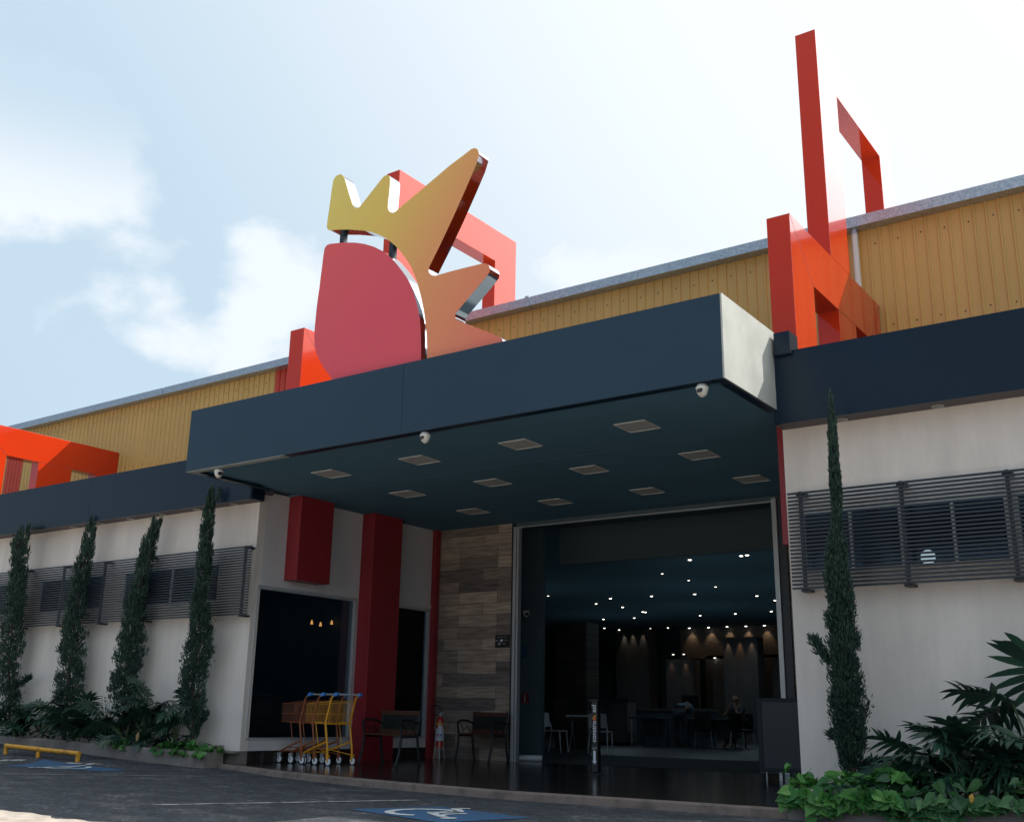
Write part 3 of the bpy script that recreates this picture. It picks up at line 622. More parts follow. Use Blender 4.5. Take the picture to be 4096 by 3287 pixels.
# downpipe
t = thing('downpipe', 'white plastic downpipe on the yellow wall beside the tall orange frame', 'pipe')
mb = MB(); mb.tube([(-4.30, 14.9, 7.80), (-4.30, 14.9, 4.5)], .045, 14); mb.obj('pipe', 'white', t, smooth=True)
mb = MB(); mb.tube([(-4.30, 14.9, 7.87), (-4.30, 14.9, 7.79)], .053, 14); mb.obj('collar', 'galv', t, smooth=True)

# ================================================================ LOUVRE SCREENS
def louvre(xa, xb, z0, z1, n, posts, lab, ta=0):
    t = thing('slatted_screen', lab, 'louvre screen')
    y = 10.86; mb = MB()
    for i in range(n):
        z = z0 + (z1 - z0) * i / (n - 1); mb.box(xa, xb, y - .010, y + .010, z - .0105, z + .0105)
    s = mb.obj('slats', 'dark_metal', t)
    for p in posts:
        m_ = MB(); m_.box(p - .018, p + .018, y + .011, y + .045, z0 - .02, z1 + .02); m_.box(p - .045, p + .045, y + .02, WY, z1 - .02, z1 + .012); m_.box(p - .045, p + .045, y + .02, WY, z0 - .035, z0 - .01); m_.obj('bracket_post', 'dark_metal', t)
    if ta: t.rotation_euler = (0, ta, 0)
louvre(-4.06, 8.2, 2.07, 3.075, 26, [-3.93, -2.88, -1.88, -.85, .2], 'dark horizontal slatted screen over the window of the right wall')
louvre(-23.5, -12.5, 2.14, 3.15, 26, [-12.66, -13.79, -15.0, -16.2, -17.4, -18.6, -19.8], 'dark horizontal slatted screen along the left wall behind the cypresses')

# ================================================================ PLANTERS
def planter(name, lab, xa, xb, yf, zt, zb_fn, back=WY):
    t = thing(name, lab, 'planter'); mb = MB(); n = max(2, int(abs(xb - xa) / .35)); rr = random.Random(5)
    xs_ = [xa + (xb - xa) * i / n for i in range(n + 1)]; P = []
    for x_ in xs_:
        j = rr.uniform(-.008, .008); z_ = zt(x_) if callable(zt) else zt
        P.append([(x_, yf - .01 + j, zb_fn(x_) - .05), (x_, yf + j, z_ - .035), (x_, yf + .02 + j, z_ - .008), (x_, yf + .04, z_), (x_, yf + .09, z_), (x_, yf + .11, z_ - .01), (x_, yf + .11, zb_fn(x_) - .05)])
    for p in P: mb.v += p
    for i in range(n):
        for k in range(6): mb.f.append((i * 7 + k, i * 7 + k + 1, (i + 1) * 7 + k + 1, (i + 1) * 7 + k))
    mb.f.append(tuple(range(7))); mb.f.append(tuple(n * 7 + k for k in range(7)))
    mb.obj('front_kerb', 'concrete', t)
    m_ = MB(); zc = zt if not callable(zt) else zt((xa + xb) / 2)
    xe = xa if name == 'planter' and xa > -5 else xb
    if xa > -5: m_.box(xa - .001, xa + .11, yf + .112, back, -.12, zc - .006)
    else: m_.box(xb - .11, xb + .001, yf + .112, back - .105, -.12, zc - .006)
    m_.obj('end_kerb', 'concrete', t)
    m_ = MB(); m_.v = []
    for x_ in xs_:
        z_ = (zt(x_) if callable(zt) else zt) - .03; m_.v += [(x_, yf + .1, z_), (x_, back, z_)]
    m_.f = [(2 * i, 2 * i + 1, 2 * i + 3, 2 * i + 2) for i in range(n)]; m_.obj('soil', 'soil', t, fix=False)
    return t
zR = .135
planter('planter', 'long concrete planter bed below the right wall', -3.69, 6, 9.44, zR, lambda x: -.08)
zL = lambda x: float(np.interp(x, [-25, -18.2, -16.7, -15.1, -12.8], [.27, .26, .25, .21, .17]))
planter('planter', 'long concrete planter bed below the left wall with cypresses', -26, -12.82, 10.58, zL, lambda x: gz(x, 10.5))

# ================================================================ VEGETATION
def blades(P, D, L, Wd, rng, fold=.0):
    """leaf blades: positions P, directions D, lengths L, widths Wd -> verts, faces"""
    n = len(P); rv = rng.normal(size=(n, 3)); S = np.cross(D, rv); S /= np.linalg.norm(S, axis=1)[:, None] + 1e-9
    a = P - S * Wd[:, None] * .35; b = P + S * Wd[:, None] * .35
    m1 = P + D * L[:, None] * .5 + S * Wd[:, None] * .5; m2 = P + D * L[:, None] * .5 - S * Wd[:, None] * .5; c = P + D * L[:, None]
    V = np.stack([a, b, m1, c, m2], 1).reshape(-1, 3)
    F = [(5 * i, 5 * i + 1, 5 * i + 2, 5 * i + 3, 5 * i + 4) for i in range(n)]
    return V, F
def raw(name, V, F, m, parent):
    me = bpy.data.meshes.new(name); me.from_pydata([tuple(v) for v in V], [], F); me.materials.append(M[m]); me.update()
    o = bpy.data.objects.new(name, me); COL.objects.link(o); o.parent = parent; return o
def cypress(lab, prof, Y, seed, base_z, lean=0, n=7500, extra=(), trunk=.03, ydep=.8):
    """prof: list of (z, x_left, x_right) from the ground up"""
    rng = np.random.default_rng(seed); n = int(n * 1.5)
    t = thing('cypress_tree', lab, 'cypress', group=None)
    zs = np.array([p[0] for p in prof]); xl = np.array([p[1] for p in prof]); xr = np.array([p[2] for p in prof])
    cum = np.concatenate([[0], np.cumsum((xr[1:] - xl[1:] + xr[:-1] - xl[:-1] + .10) / 2 * np.diff(zs))]); u = rng.random(n) * cum[-1]
    z = np.interp(u, cum, zs); l_ = np.interp(z, zs, xl); r_ = np.interp(z, zs, xr); c_ = (l_ + r_) / 2; h = (r_ - l_) / 2
    top = zs[-1]; yc = Y - lean * np.clip((z - base_z) / (top - base_z), 0, 1)
    # tufts: sprays gathered round random tuft centres give clumps and gaps
    ntuft = n // 26; ti = rng.integers(0, ntuft, n)
    order = np.argsort(z); z = z[order]; c_ = c_[order]; h = h[order]; yc = yc[order]; ti = (np.arange(n) * ntuft // n)
    th = rng.random(ntuft) * 2 * np.pi; rr = np.sqrt(rng.random(ntuft)) * .95; rr = np.maximum(rr, .35 * rng.random(ntuft) + .25)
    a = th[ti] + rng.normal(0, .30, n); rad = rr[ti] + rng.normal(0, .12, n); rad = np.clip(rad, 0, 1.12)
    lowr = np.clip(1.15 - (z - base_z) / (top - base_z) * 1.4, .25, 1); bulge = (.66 + .28 * lowr) * (1 + lowr * (.16 * np.sin(z * 9 + a * 2 + seed) + .14 * np.sin(z * 21 + 1.3 * seed + a * 2)) + .05 * np.sin(z * 61 + a * 5))
    x = c_ + np.cos(a) * rad * h * bulge; y = yc + np.sin(a) * rad * np.minimum(h, .2) * ydep
    P = np.stack([x, y, z + rng.normal(0, .03, n)], 1)
    hq = 1 - .75 * np.clip((z - base_z) / (top - base_z), 0, 1); D = np.stack([np.cos(a) * (.45 + .3 * rng.random(n)) * hq, np.sin(a) * (.4 + .3 * rng.random(n)) * hq, .75 + .5 * rng.random(n)], 1) + rng.normal(0, .25, (n, 3)) * hq[:, None]; D /= np.linalg.norm(D, axis=1)[:, None]
    hz = np.clip((z - base_z) / (top - base_z), 0, 1)
    L = (.026 + .034 * rng.random(n)) * (1 + .9 * hz ** 3); Wd = .010 + .008 * rng.random(n)
    if n > 20000: L = L * .75; Wd = Wd * .75
    V1, F1 = blades(P, D, L, Wd, rng); Vs = [V1]; Fs = list(F1)
    for (p0, p1, rad_, cnt) in extra:    # side branches of foliage
        s = rng.random(cnt) ** .7; q = np.outer(1 - s, p0) + np.outer(s, p1) + rng.normal(0, 1, (cnt, 3)) * rad_ * np.array([1, .6, 1]) * (.45 + .55 * np.sin(np.pi * np.clip(s, .15, .9)))[:, None] * .5
        d = np.array(p1) - np.array(p0); d = d / np.linalg.norm(d); dd = d + rng.normal(0, .45, (cnt, 3)) + [0, 0, .3]; dd /= np.linalg.norm(dd, axis=1)[:, None]
        v, f_ = blades(q, dd, .05 + .04 * rng.random(cnt), .011 + .009 * rng.random(cnt), rng); o = sum(len(k) for k in Vs); Vs.append(v); Fs += [tuple(i + o for i in q_) for q_ in f_]
    raw('crown', np.concatenate(Vs), Fs, 'cypress', t)
    mb = MB(); pts = []
    for k in range(9):
        zz = base_z + (top * .93 - base_z) * k / 8; pts.append((float(np.interp(zz, zs, (xl + xr) / 2)) if zz > zs[0] else float((xl[0] + xr[0]) / 2), Y - lean * k / 8, zz))
    mb.tube(pts, [trunk * (1 - .85 * k / 8) for k in range(9)], 8)
    for k in range(26):
        zz = zs[0] + (top - zs[0]) * (k + .5) / 28; cx = float(np.interp(zz, zs, (xl + xr) / 2)); hh = float(np.interp(zz, zs, (xr - xl) / 2)); a_ = rng.random() * 6.28
        mb.tube([(cx, Y - lean * zz / top, zz - .12), (cx + math.cos(a_) * hh * .6, Y - lean * zz / top + math.sin(a_) * min(hh, .15) * .5, zz)], [.007, .003], 5, False)
    for (p0, p1, rad_, cnt) in extra: mb.tube([p0, p1], [.010, .004], 5, False)
    mb.obj('trunk', 'bark', t, smooth=True); return t
def prof_from(pixels, Y):
    out = []
    for (ul, ur, v) in pixels:
        a = onY(ul, v, Y); b = onY(ur, v, Y); out.append(((a[1] + b[1]) / 2, a[0], b[0]))
    return sorted(out)
r35 = lambda xl, xr, y: (3000 + .578 * xl, 3000 + .578 * xr, 1500 + .578 * y)
r32 = lambda xl, xr, y: (3000 + .5083 * xl, 3000 + .5083 * xr, 2500 + .5083 * y)
TY = 10.50
pr = prof_from([r35(568, 573, 175), r35(566, 594, 240), r35(556, 608, 310), r35(548, 618, 400), r35(545, 628, 470), r35(549, 638, 560), r35(556, 644, 640), r35(553, 652, 740), r35(558, 656, 840), r35(558, 656, 940), r35(566, 655, 1040), r35(560, 660, 1100), r35(528, 680, 1150), r35(520, 690, 1220), r35(524, 694, 1300), r35(500, 722, 1400), r35(506, 738, 1480), r35(528, 744, 1560), r35(522, 752, 1660),
    r32(600, 860, 0), r32(598, 880, 90), r32(612, 895, 200), r32(622, 890, 320), r32(628, 880, 430), r32(632, 918, 500), r32(628, 932, 600), r32(634, 940, 720), r32(640, 940, 850), r32(680, 925, 930), r32(695, 912, 1020), r32(705, 880, 1090), r32(760, 850, 1150)], TY)
def P3(x, y, Y=TY): q = onY(3000 + .5083 * x, 2500 + .5083 * y, Y); return (q[0], Y, q[1])
cypress('tall slim cypress standing against the right wall', pr, TY, 11, .10, .06, 23000,
        [(P3(650, 320), P3(505, 115), .055, 420), (P3(840, 1130), P3(1030, 1085), .06, 420), (P3(700, 900), P3(650, 860), .05, 120)], .036)
a1 = lambda xl, xr, y: (.5203 * xl, .5203 * xr, 1600 + .5203 * y)
a2 = lambda xl, xr, y: (.5128 * xl, .5128 * xr, 2400 + .5128 * y)
LY = 10.76
T1 = [a1(262, 290, 985), a1(215, 275, 1020), a1(176, 265, 1060), a1(165, 258, 1110), a1(140, 255, 1200), a1(128, 248, 1280), a1(132, 245, 1380), a1(108, 230, 1480), a1(88, 220, 1580), a1(60, 212, 1690), a2(60, 212, 80), a2(40, 208, 200), a2(25, 205, 330), a2(8, 190, 450), a2(5, 160, 540), a2(15, 150, 620), a2(-10, 185, 700), a2(0, 180, 780), a2(20, 150, 900)]
T2 = [a1(708, 726, 935), a1(690, 748, 990), a1(675, 742, 1080), a1(655, 738, 1170), a1(630, 725, 1240), a1(605, 700, 1320), a1(590, 690, 1400), a1(568, 668, 1500), a1(538, 655, 1620), a2(550, 668, 0), a2(525, 680, 120), a2(512, 690, 220), a2(480, 670, 340), a2(462, 668, 440), a2(450, 662, 540), a2(432, 655, 620), a2(430, 640, 700), a2(450, 600, 780), a2(480, 570, 900)]
T3 = [a1(1200, 1255, 960), a1(1165, 1245, 1030), a1(1125, 1215, 1090), a1(1108, 1195, 1180), a1(1085, 1180, 1280), a1(1062, 1160, 1380), a1(1015, 1140, 1490), a1(975, 1118, 1590), a1(950, 1110, 1700), a2(1000, 1130, 30), a2(960, 1140, 150), a2(945, 1140, 260), a2(905, 1140, 380), a2(888, 1128, 480), a2(885, 1095, 580), a2(878, 1065, 680), a2(885, 1050, 780), a2(930, 1010, 900)]
T4 = [a1(1672, 1688, 720), a1(1652, 1700, 800), a1(1630, 1700, 860), a1(1620, 1692, 930), a1(1602, 1685, 1010), a1(1588, 1672, 1090), a1(1580, 1668, 1180), a1(1568, 1660, 1290), a1(1562, 1650, 1400), a1(1535, 1632, 1500), a1(1508, 1630, 1580), a1(1488, 1655, 1680), a2(1530, 1668, 50), a2(1508, 1700, 150), a2(1512, 1688, 240), a2(1470, 1690, 330), a2(1456, 1675, 410), a2(1450, 1648, 480), a2(1428, 1642, 560), a2(1432, 1600, 650), a2(1440, 1588, 760), a2(1440, 1600, 880), a2(1450, 1580, 980), a2(1490, 1540, 1060)]
def P4(x, y, Y=LY): q = onY(.5128 * x, 2400 + .5128 * y, Y); return (q[0], Y, q[1])
def P5(x, y, Y=LY): q = onY(.5203 * x, 1600 + .5203 * y, Y); return (q[0], Y - .08, q[1])
cypress('leftmost cypress by the left wall, its tip bent over at the eaves', prof_from(T1, LY), LY, 21, .2, .14, 8500, [(P4(100, 690), P4(232, 600), .06, 420), (P5(270, 990), P5(345, 996), .015, 50)])
cypress('second cypress from the left edge, leaning right along the left wall', prof_from(T2, LY), LY, 22, .2, .06, 8500, [])
cypress('third cypress from the left edge with a sparse forked tip', prof_from(T3, LY), LY, 23, .2, .06, 9000, [(P5(1190, 1010), P5(1213, 915), .02, 60), (P5(1225, 1000), P5(1262, 925), .02, 60), (P5(1180, 1190), P5(1228, 1140), .02, 40)])
cypress('cypress nearest the entrance whose tip rises over the navy fascia', prof_from(T4, LY), LY, 24, .15, .16, 9500, [(P5(1668, 760), P5(1676, 690), .02, 40), (P5(1700, 790), P5(1722, 690), .02, 50), (P4(1560, 960), P4(1615, 880), .05, 200)])

def philo_leaf(rng, base, tip_dir, L, lobes, mbl, mbs, petiole_from):
    b = Vector(base); d = Vector(tip_dir).normalized(); side = d.cross(Vector((0, 0, 1)))
    side = side.normalized() if side.length > .1 else Vector((1, 0, 0)); nrm = side.cross(d).normalized()
    tilt = rng.uniform(-.7, .7); side = (side * math.cos(tilt) + nrm * math.sin(tilt)).normalized(); nrm = side.cross(d).normalized()
    droop = rng.uniform(.25, .6)
    rib = []
    for i in range(9):
        t = i / 8; rib.append(b + d * (L * t) - Vector((0, 0, 1)) * (droop * L * t * t * .6))
    mid = Vector(petiole_from).lerp(b, .55) + Vector((0, 0, .12 * L))
    mbs.tube([petiole_from, mid, b, rib[2]], [.010, .008, .006, .004], 5, False)
    vs = []; 
    for i, p in enumerate(rib):
        w = L * .11 * (math.sin(math.pi * min(1, .15 + i / 8 * .85)) ** .5 if i < 8 else .05); vs += [p - side * w + nrm * w * .3, p, p + side * w + nrm * w * .3]
    mbl.add(vs, [q for i in range(8) for q in ((3 * i, 3 * i + 1, 3 * i + 4, 3 * i + 3), (3 * i + 1, 3 * i + 2, 3 * i + 5, 3 * i + 4))])
    for sgn in (-1, 1):
        for j in range(lobes):
            t = .04 + .90 * j / (lobes - 1); k = t * 8; i0 = min(7, int(k)); p = rib[i0].lerp(rib[i0 + 1], k - i0)
            ang = R(112 - 88 * t) + rng.uniform(-.08, .08); ll = L * (.30 + .34 * math.sin(math.pi * (.18 + .72 * t))) * rng.uniform(.85, 1.12)
            ld = (d * math.cos(ang) + side * sgn * math.sin(ang)).normalized(); wd = L * .060 * rng.uniform(.85, 1.2)
            wv = ld.cross(nrm).normalized(); v = []; cur = R(rng.uniform(10, 34))
            for m_ in range(5):
                s = m_ / 4; c = p + ld * (ll * s) + d * (ll * .16 * s * s) - Vector((0, 0, 1)) * (ll * math.tan(cur) * s * s) + nrm * (.06 * ll * s)
                w = wd * (.75, 1.0, .95, .62, .04)[m_]; v += [c - wv * w, c + wv * w]
            mbl.add(v, [(2 * q, 2 * q + 1, 2 * q + 3, 2 * q + 2) for q in range(4)])
def philodendron(lab, x, y, z, h, spread, n, seed, leaf=.42, lobes=9, aim=None):
    rng = random.Random(seed); t = thing('philodendron', lab, 'plant', group=None); L_, S_ = MB(), MB()
    S_.tube([(x, y, z - .03), (x + rng.uniform(-.05, .05), y, z + .12)], [.03, .02], 7)
    for i in range(n):
        a = rng.uniform(0, 2 * math.pi) if aim is None else rng.gauss(aim, 1.0); el = rng.uniform(.15, 1.2); r_ = spread * rng.uniform(.35, 1) * math.cos(el * .8)
        hz_ = h * rng.uniform(.35, 1.0) * (.45 + .55 * math.sin(el))
        yy = y + math.sin(a) * r_ * .55; yy = min(yy, WY - .12)
        bpt = (x + math.cos(a) * r_, yy, z + hz_)
        dr = Vector((math.cos(a), math.sin(a) * .6, rng.uniform(-.25, .75)))
        if bpt[1] > WY - .35: dr.y = -abs(dr.y) * .5
        philo_leaf(rng, bpt, dr, leaf * rng.uniform(.75, 1.1), lobes, L_, S_, (x, y, z + .05))
    L_.obj('foliage', 'philo', t, fix=False); S_.obj('stem', 'stem', t, smooth=True); return t
def lp(u, v, Y): q = onY(u, v, Y); return q
# right bed: base positions
philodendron('large dark green cut-leaf philodendron at the right edge of the right bed', -2.20, 10.15, .12, .74, .42, 14, 31, .50)
philodendron('tallest philodendron reaching the right picture edge against the wall', -1.80, 10.6, .12, 1.18, .38, 11, 32, .55)
philodendron('smaller philodendron spreading low beside the cypress on the right', -2.70, 10.25, .12, .50, .32, 9, 33, .36)
philodendron('low philodendron in front of the right bed near the picture edge', -2.28, 9.85, .12, .42, .36, 10, 34, .36)
philodendron('grey green young philodendron hanging over the right planter kerb', -2.98, 9.62, .12, .10, .12, 4, 35, .30, 7, R(-90))
# left bed
for lab, (u, v), Y_, h_, sp_, n_, sd, lf in (
    ('philodendron at the left picture edge under the first cypress', (60, 2930), 10.72, .46, .50, 13, 41, .36),
    ('dark philodendron between the first and second cypress', (170, 2935), 10.74, .50, .42, 12, 42, .34),
    ('philodendron at the foot of the second cypress', (300, 2940), 10.72, .46, .42, 12, 43, .34),
    ('wide philodendron between the second and third cypress', (415, 2945), 10.70, .48, .44, 12, 44, .36),
    ('philodendron with upright fan leaves right of the third cypress', (570, 2950), 10.74, .72, .34, 12, 45, .34),
    ('philodendron beside the cypress nearest the entrance', (700, 2975), 10.74, .66, .30, 9, 46, .30),
    ('low philodendron hanging over the left planter kerb', (500, 2965), 10.66, .34, .42, 10, 47, .30)):
    q = onY(u, v, Y_); philodendron(lab, q[0], Y_, zL(q[0]) - .01, h_ * 1.3, sp_ * 1.1, int(n_ * 1.25), sd, lf * 1.1)
# leafy shrubs at the second and third cypress
def sprig_shrub(lab, x, y, z, h, n, seed, m='philo', ls=.06):
    rng = random.Random(seed); t = thing('leafy_shrub', lab, 'shrub'); L_, S_ = MB(), MB()
    for i in range(n):
        a = rng.uniform(0, 6.28); ln = h * rng.uniform(.6, 1); tipx = x + math.cos(a) * ln * .28; tipy = y + math.sin(a) * ln * .1
        S_.tube([(x, y, z - .02), ((x + tipx) / 2, (y + tipy) / 2, z + ln * .6), (tipx, tipy, z + ln)], [.006, .004, .002], 5, False)
        for k in range(9):
            s = .25 + .75 * k / 8; p = Vector((x + (tipx - x) * s, y + (tipy - y) * s, z + ln * s)); d = Vector((rng.uniform(-1, 1), rng.uniform(-1, .4), rng.uniform(-.5, .6))).normalized()
            sd = d.cross(Vector((0, 0, 1))).normalized() * ls * .33
            L_.add([p, p + d * ls * .45 - sd, p + d * ls, p + d * ls * .45 + sd], [(0, 1, 2, 3)])
    L_.obj('foliage', m, t, fix=False); S_.obj('stem', 'stem', t)
q = onY(222, 2800, 10.8); sprig_shrub('small wispy shrub left of the second cypress', q[0] - .02, 10.78, .3, .62, 5, 51)
q = onY(440, 2800, 10.8); sprig_shrub('thin leafy shrub left of the third cypress', q[0], 10.78, .28, .72, 8, 52)
q = onY(345, 2850, 10.8); sprig_shrub('round leaved shrub between the second and third cypress', q[0], 10.74, .25, .50, 11, 53, 'philo', .09)

def vine_mass(name, lab, pts_fn, n, seed, smin, smax, cat='ground cover'):
    rng = random.Random(seed); mb = MB()
    for i in range(n):
        (x, y, z, out) = pts_fn(rng); s = rng.uniform(smin, smax)
        up_ = Vector((rng.gauss(0, .45) + out[0], rng.gauss(0, .4) + out[1], .75 + out[2])).normalized()
        a = rng.uniform(0, 6.28); fw = Vector((math.cos(a), math.sin(a), 0)); fw = (fw + Vector((out[0], out[1], -.5)) * .8); fw = (fw - up_ * fw.dot(up_)); 
        if fw.length < .01: continue
        fw.normalize(); sd = up_.cross(fw); c = Vector((x, y, z)); cup = rng.uniform(.05, .22) * s
        sh = [(0, -.12, 0), (.30, -.30, 1), (.50, .0, 1), (.42, .32, .8), (.20, .62, .4), (0, 1.0, -.3), (-.20, .62, .4), (-.42, .32, .8), (-.50, .0, 1), (-.30, -.30, 1)]
        v = [c + sd * (u_ * s) + fw * (w_ * s) + up_ * (k_ * cup) for u_, w_, k_ in sh] + [c + fw * s * .3]
        mb.add(v, [(10, k, (k + 1) % 10) for k in range(10)])
    return tag(mb.obj(name, 'vine', fix=False), lab, cat, kind='stuff')
def vr(rng):
    x = -3.70 + 1.0 * rng.random()
    if rng.random() < .45:
        dens = .5 + .5 * math.sin(x * 5.1 + .6); hang = rng.random() * (.06 + .17 * dens if x > -3.45 else .10); return (x, 9.41 - .04 * rng.random() - .02, zR + .03 - hang, (0, -.9, -.25))
    y = 9.48 + rng.random() ** 1.3 * .75; hb = .11 + .07 * math.sin(x * 6) + .05 * math.sin(x * 13 + y * 4)
    if x < -3.2: hb += .06
    return (x, y, zR + max(.02, hb) * rng.random() ** .5 + .02, (0, -.25, 0))
vine_mass('ground_cover', 'bright green sweet potato vine spilling over the right planter kerb', vr, 250, 61, .075, .135)
def vl(rng):
    if rng.random() < .72:
        x = -13.95 + 1.2 * rng.random(); y = 10.58 + .3 * rng.random(); h_ = .09 * math.sin(math.pi * min(1, (x + 14.05) / 1.35)) + .03
        if rng.random() < .25: return (x, 10.555, zL(x) - .06 * rng.random(), (0, -.8, -.2))
        return (x, y, zL(x) + h_ * rng.random(), (0, -.3, 0))
    x = -15.3 + .62 * rng.random(); return (x, 10.56 + .2 * rng.random(), zL(x) - .04 + .12 * rng.random(), (0, -.5, 0))
vine_mass('ground_cover', 'low bright green vine along the left planter kerb', vl, 230, 62, .05, .10)
def dark_under(rng):
    x = -26 + 12.6 * rng.random(); return (x, 10.62 + .3 * rng.random(), zL(x) + .22 * rng.random(), (0, -.3, 0))
o = vine_mass('ground_cover', 'dark leafy undergrowth in the left bed', dark_under, 700, 63, .04, .09); o.data.materials[0] = M['philo']
def dark_r(rng):
    x = -2.95 + 2.2 * rng.random()
    if rng.random() < .42: return (x, 9.40, zR + .03 - (.05 + .15 * (.5 + .5 * math.sin(x * 4.3))) * rng.random(), (0, -.9, -.25))
    return (x, 9.48 + .9 * rng.random(), zR + .02 + .16 * rng.random(), (0, -.3, 0))
M['under'] = mat('dark green leaf', (.035, .12, .032), .5, island=.4, trans=.15)
o = vine_mass('ground_cover', 'darker green undergrowth behind the vine in the right bed', dark_r, 520, 64, .07, .125); o.data.materials[0] = M['under']
def single_leaf(lab, x, y, z, m, s, rot):
    mb = MB(); mb.add([(0, 0, 0), (-s * .28, -.01, -s * .35), (-s * .2, 0, -s * .8), (0, -.015, -s), (s * .22, 0, -s * .75), (s * .28, -.01, -s * .35)], [(0, 1, 2, 3, 4, 5)])
    o = mb.obj('fallen_leaf', m, fix=False); o.location = (x, y, z); o.rotation_euler = rot; tag(o, lab, 'leaf')
q = onY(3895, 3170, 9.42); single_leaf('yellow leaf among the vine on the right planter', q[0], 9.36, q[1], 'leaf_yellow', .075, (0, R(8), 0))
q = onY(560, 2925, 10.52); single_leaf('dry tan leaf hanging over the left planter kerb', q[0], 10.50, q[1], 'leaf_dry', .15, (0, R(10), 0))

# ================================================================ WHEEL STOP
t = thing('wheel_stop', 'yellow steel pipe wheel stop on three short legs by the left bed', 'wheel stop')
xa, xb, yy = -17.02, -15.0, 10.02; za, zb_ = gz(xa, yy) + .125, gz(xb, yy) + .115
mb = MB(); mb.tube([(xa, yy, za), (xb, yy, zb_)], .034, 14); mb.obj('rail', 'wheelstop', t, smooth=True)
for fr_ in (0.012, .47, .988):
    x_ = xa + (xb - xa) * fr_; mb = MB(); mb.tube([(x_, yy, gz(x_, yy) - .02), (x_, yy, za + (zb_ - za) * fr_ - (.03 if .1 < fr_ < .9 else -.005))], .034, 14); mb.obj('leg', 'wheelstop', t, smooth=True)

# ================================================================ TROLLEYS
def trolley(loc, rz, lab, mt, mh):
    t = thing('shopping_trolley', lab, 'shopping trolley', loc, rz, 'shopping trolleys nested by the display window')
    # local +x = towards the shopper, basket towards -x
    fr = MB()
    for s in (-1, 1):
        y = s * .255
        fr.tube([(.085, y, .985), (.04, y, .975), (.005, y, .945), (-.01, y, .90), (-.045, y, .76), (-.085, y, .615), (-.088, y, .585), (-.055, y, .42), (-.02, y, .24), (-.012, y, .16), (-.015, y, .125)], .015, 10)
        fr.tube([(-.035, y, .335), (-.30, y * .95, .245), (-.56, y * .74, .165)], .014, 8)
        fr.tube([(-.16, y, .60), (-.30, y * .98, .60)], .008, 6)
        fr.tube([(-.30, y * .96, .60), (-.22, y * .96, .275)], .006, 6); fr.tube([(-.015, y, .14), (-.36, y * .2, .225)], .006, 6)
    fr.tube([(-.56, -.19, .165), (-.56, .19, .165)], .012, 8); fr.tube([(-.09, -.25, .585), (-.09, .25, .585)], .009, 8); fr.tube([(-.36, -.2, .225), (-.36, .2, .225)], .006, 6)
    fr.obj('frame', mt, t, smooth=True)
    bk = MB(); zt0, zt1, zb0, zb1 = .905, .86, .575, .60; xf = -.60; w0, w1 = .235, .165
    def pt(s, tt, k):    # s side, tt 0 rear..1 front, k 0 bottom..1 top
        x = -.03 + (xf + .03) * tt; w = w0 + (w1 - w0) * tt; zt_ = zt0 + (zt1 - zt0) * tt; zb_ = zb0 + (zb1 - zb0) * tt
        return (x + (.03 if k > .5 else 0) * (1 - tt), s * w, zb_ + (zt_ - zb_) * k)
    for s in (-1, 1):
        for i in range(19): bk.tube([pt(s, i / 18, 0), pt(s, i / 18, 1)], .0019, 4, False)
        for k, rr in ((0, .004), (.45, .0035), (1, .005)): bk.tube([pt(s, 0, k), pt(s, 1, k)], rr, 5, False)
    for i in range(15):
        u_ = -1 + 2 * i / 14
        a_, b_ = pt(1, 0, 0), pt(1, 0, 1); bk.tube([(a_[0] - .01, a_[1] * u_, a_[2]), (b_[0] - .02, b_[1] * u_, b_[2] - .02)], .0019, 4, False)
        a_, b_ = pt(1, 1, 0), pt(1, 1, 1); bk.tube([(a_[0], a_[1] * u_, a_[2]), (b_[0], b_[1] * u_, b_[2])], .0019, 4, False)
        bk.tube([(-.03, w0 * u_, zb0), (xf, w1 * u_, zb1)], .0019, 4, False)
    for tt in (0, 1):
        for k in (0, .45, 1): bk.tube([pt(-1, tt, k), pt(1, tt, k)], .0045, 5, False)
    bk.obj('basket', mt, t)
    hb = MB(); hb.tube([(.095, -.235, 1.0), (.095, .235, 1.0)], .013, 10); hb.obj('handle_bar', mh, t, smooth=True)
    for s in (-1, 1):
        g = MB(); g.tube([(.097, s * .215, 1.0), (.097, s * .275, 1.0)], .025, 12); g.tube([(.095, s * .258, .995), (.05, s * .256, .978)], .019, 10); g.obj('handle_end', 'blue', t, smooth=True, bevel=.004)
    for (wx, wy) in ((-.0, -.255), (.0, .255), (-.56, -.19), (-.56, .19)):
        fk = MB(); fk.box(wx - .022, wx + .022, wy - .018, wy + .018, .11, .15); fk.prism_y([(wx - .026, .13), (wx + .022, .13), (wx + .022, .052), (wx + .004, .044)], wy - .022, wy - .017); fk.prism_y([(wx - .026, .13), (wx + .022, .13), (wx + .022, .052), (wx + .004, .044)], wy + .017, wy + .022)
        fo = fk.obj('caster', mt if wx > -.1 else 'alu', t)
        w = MB(); w.lathe([(.036, -.012), (.0565, -.011), (.060, -.006), (.060, .006), (.0565, .011), (.036, .012)], (wx + .014, wy, .06), 22, 'Y'); wo = w.obj('wheel', 'tyre', t, smooth=True)
        w = MB(); w.lathe([(.0001, -.0165), (.012, -.0165), (.014, -.0125), (.048, -.013), (.048, .013), (.014, .0125), (.012, .0165), (.0001, .0165)], (wx + .014, wy, .06), 22, 'Y'); w.obj('hub', 'print_white', wo, smooth=True)
    return t
trolley((-11.44, 11.93, .002), R(0), 'yellow shopping trolley with blue handle ends nearest the camera', 'trolley_yellow', 'plastic_grey')
trolley((-11.76, 11.98, .002), R(1), 'orange brown shopping trolley nested in the middle of three', 'trolley_rust', 'plastic_grey')
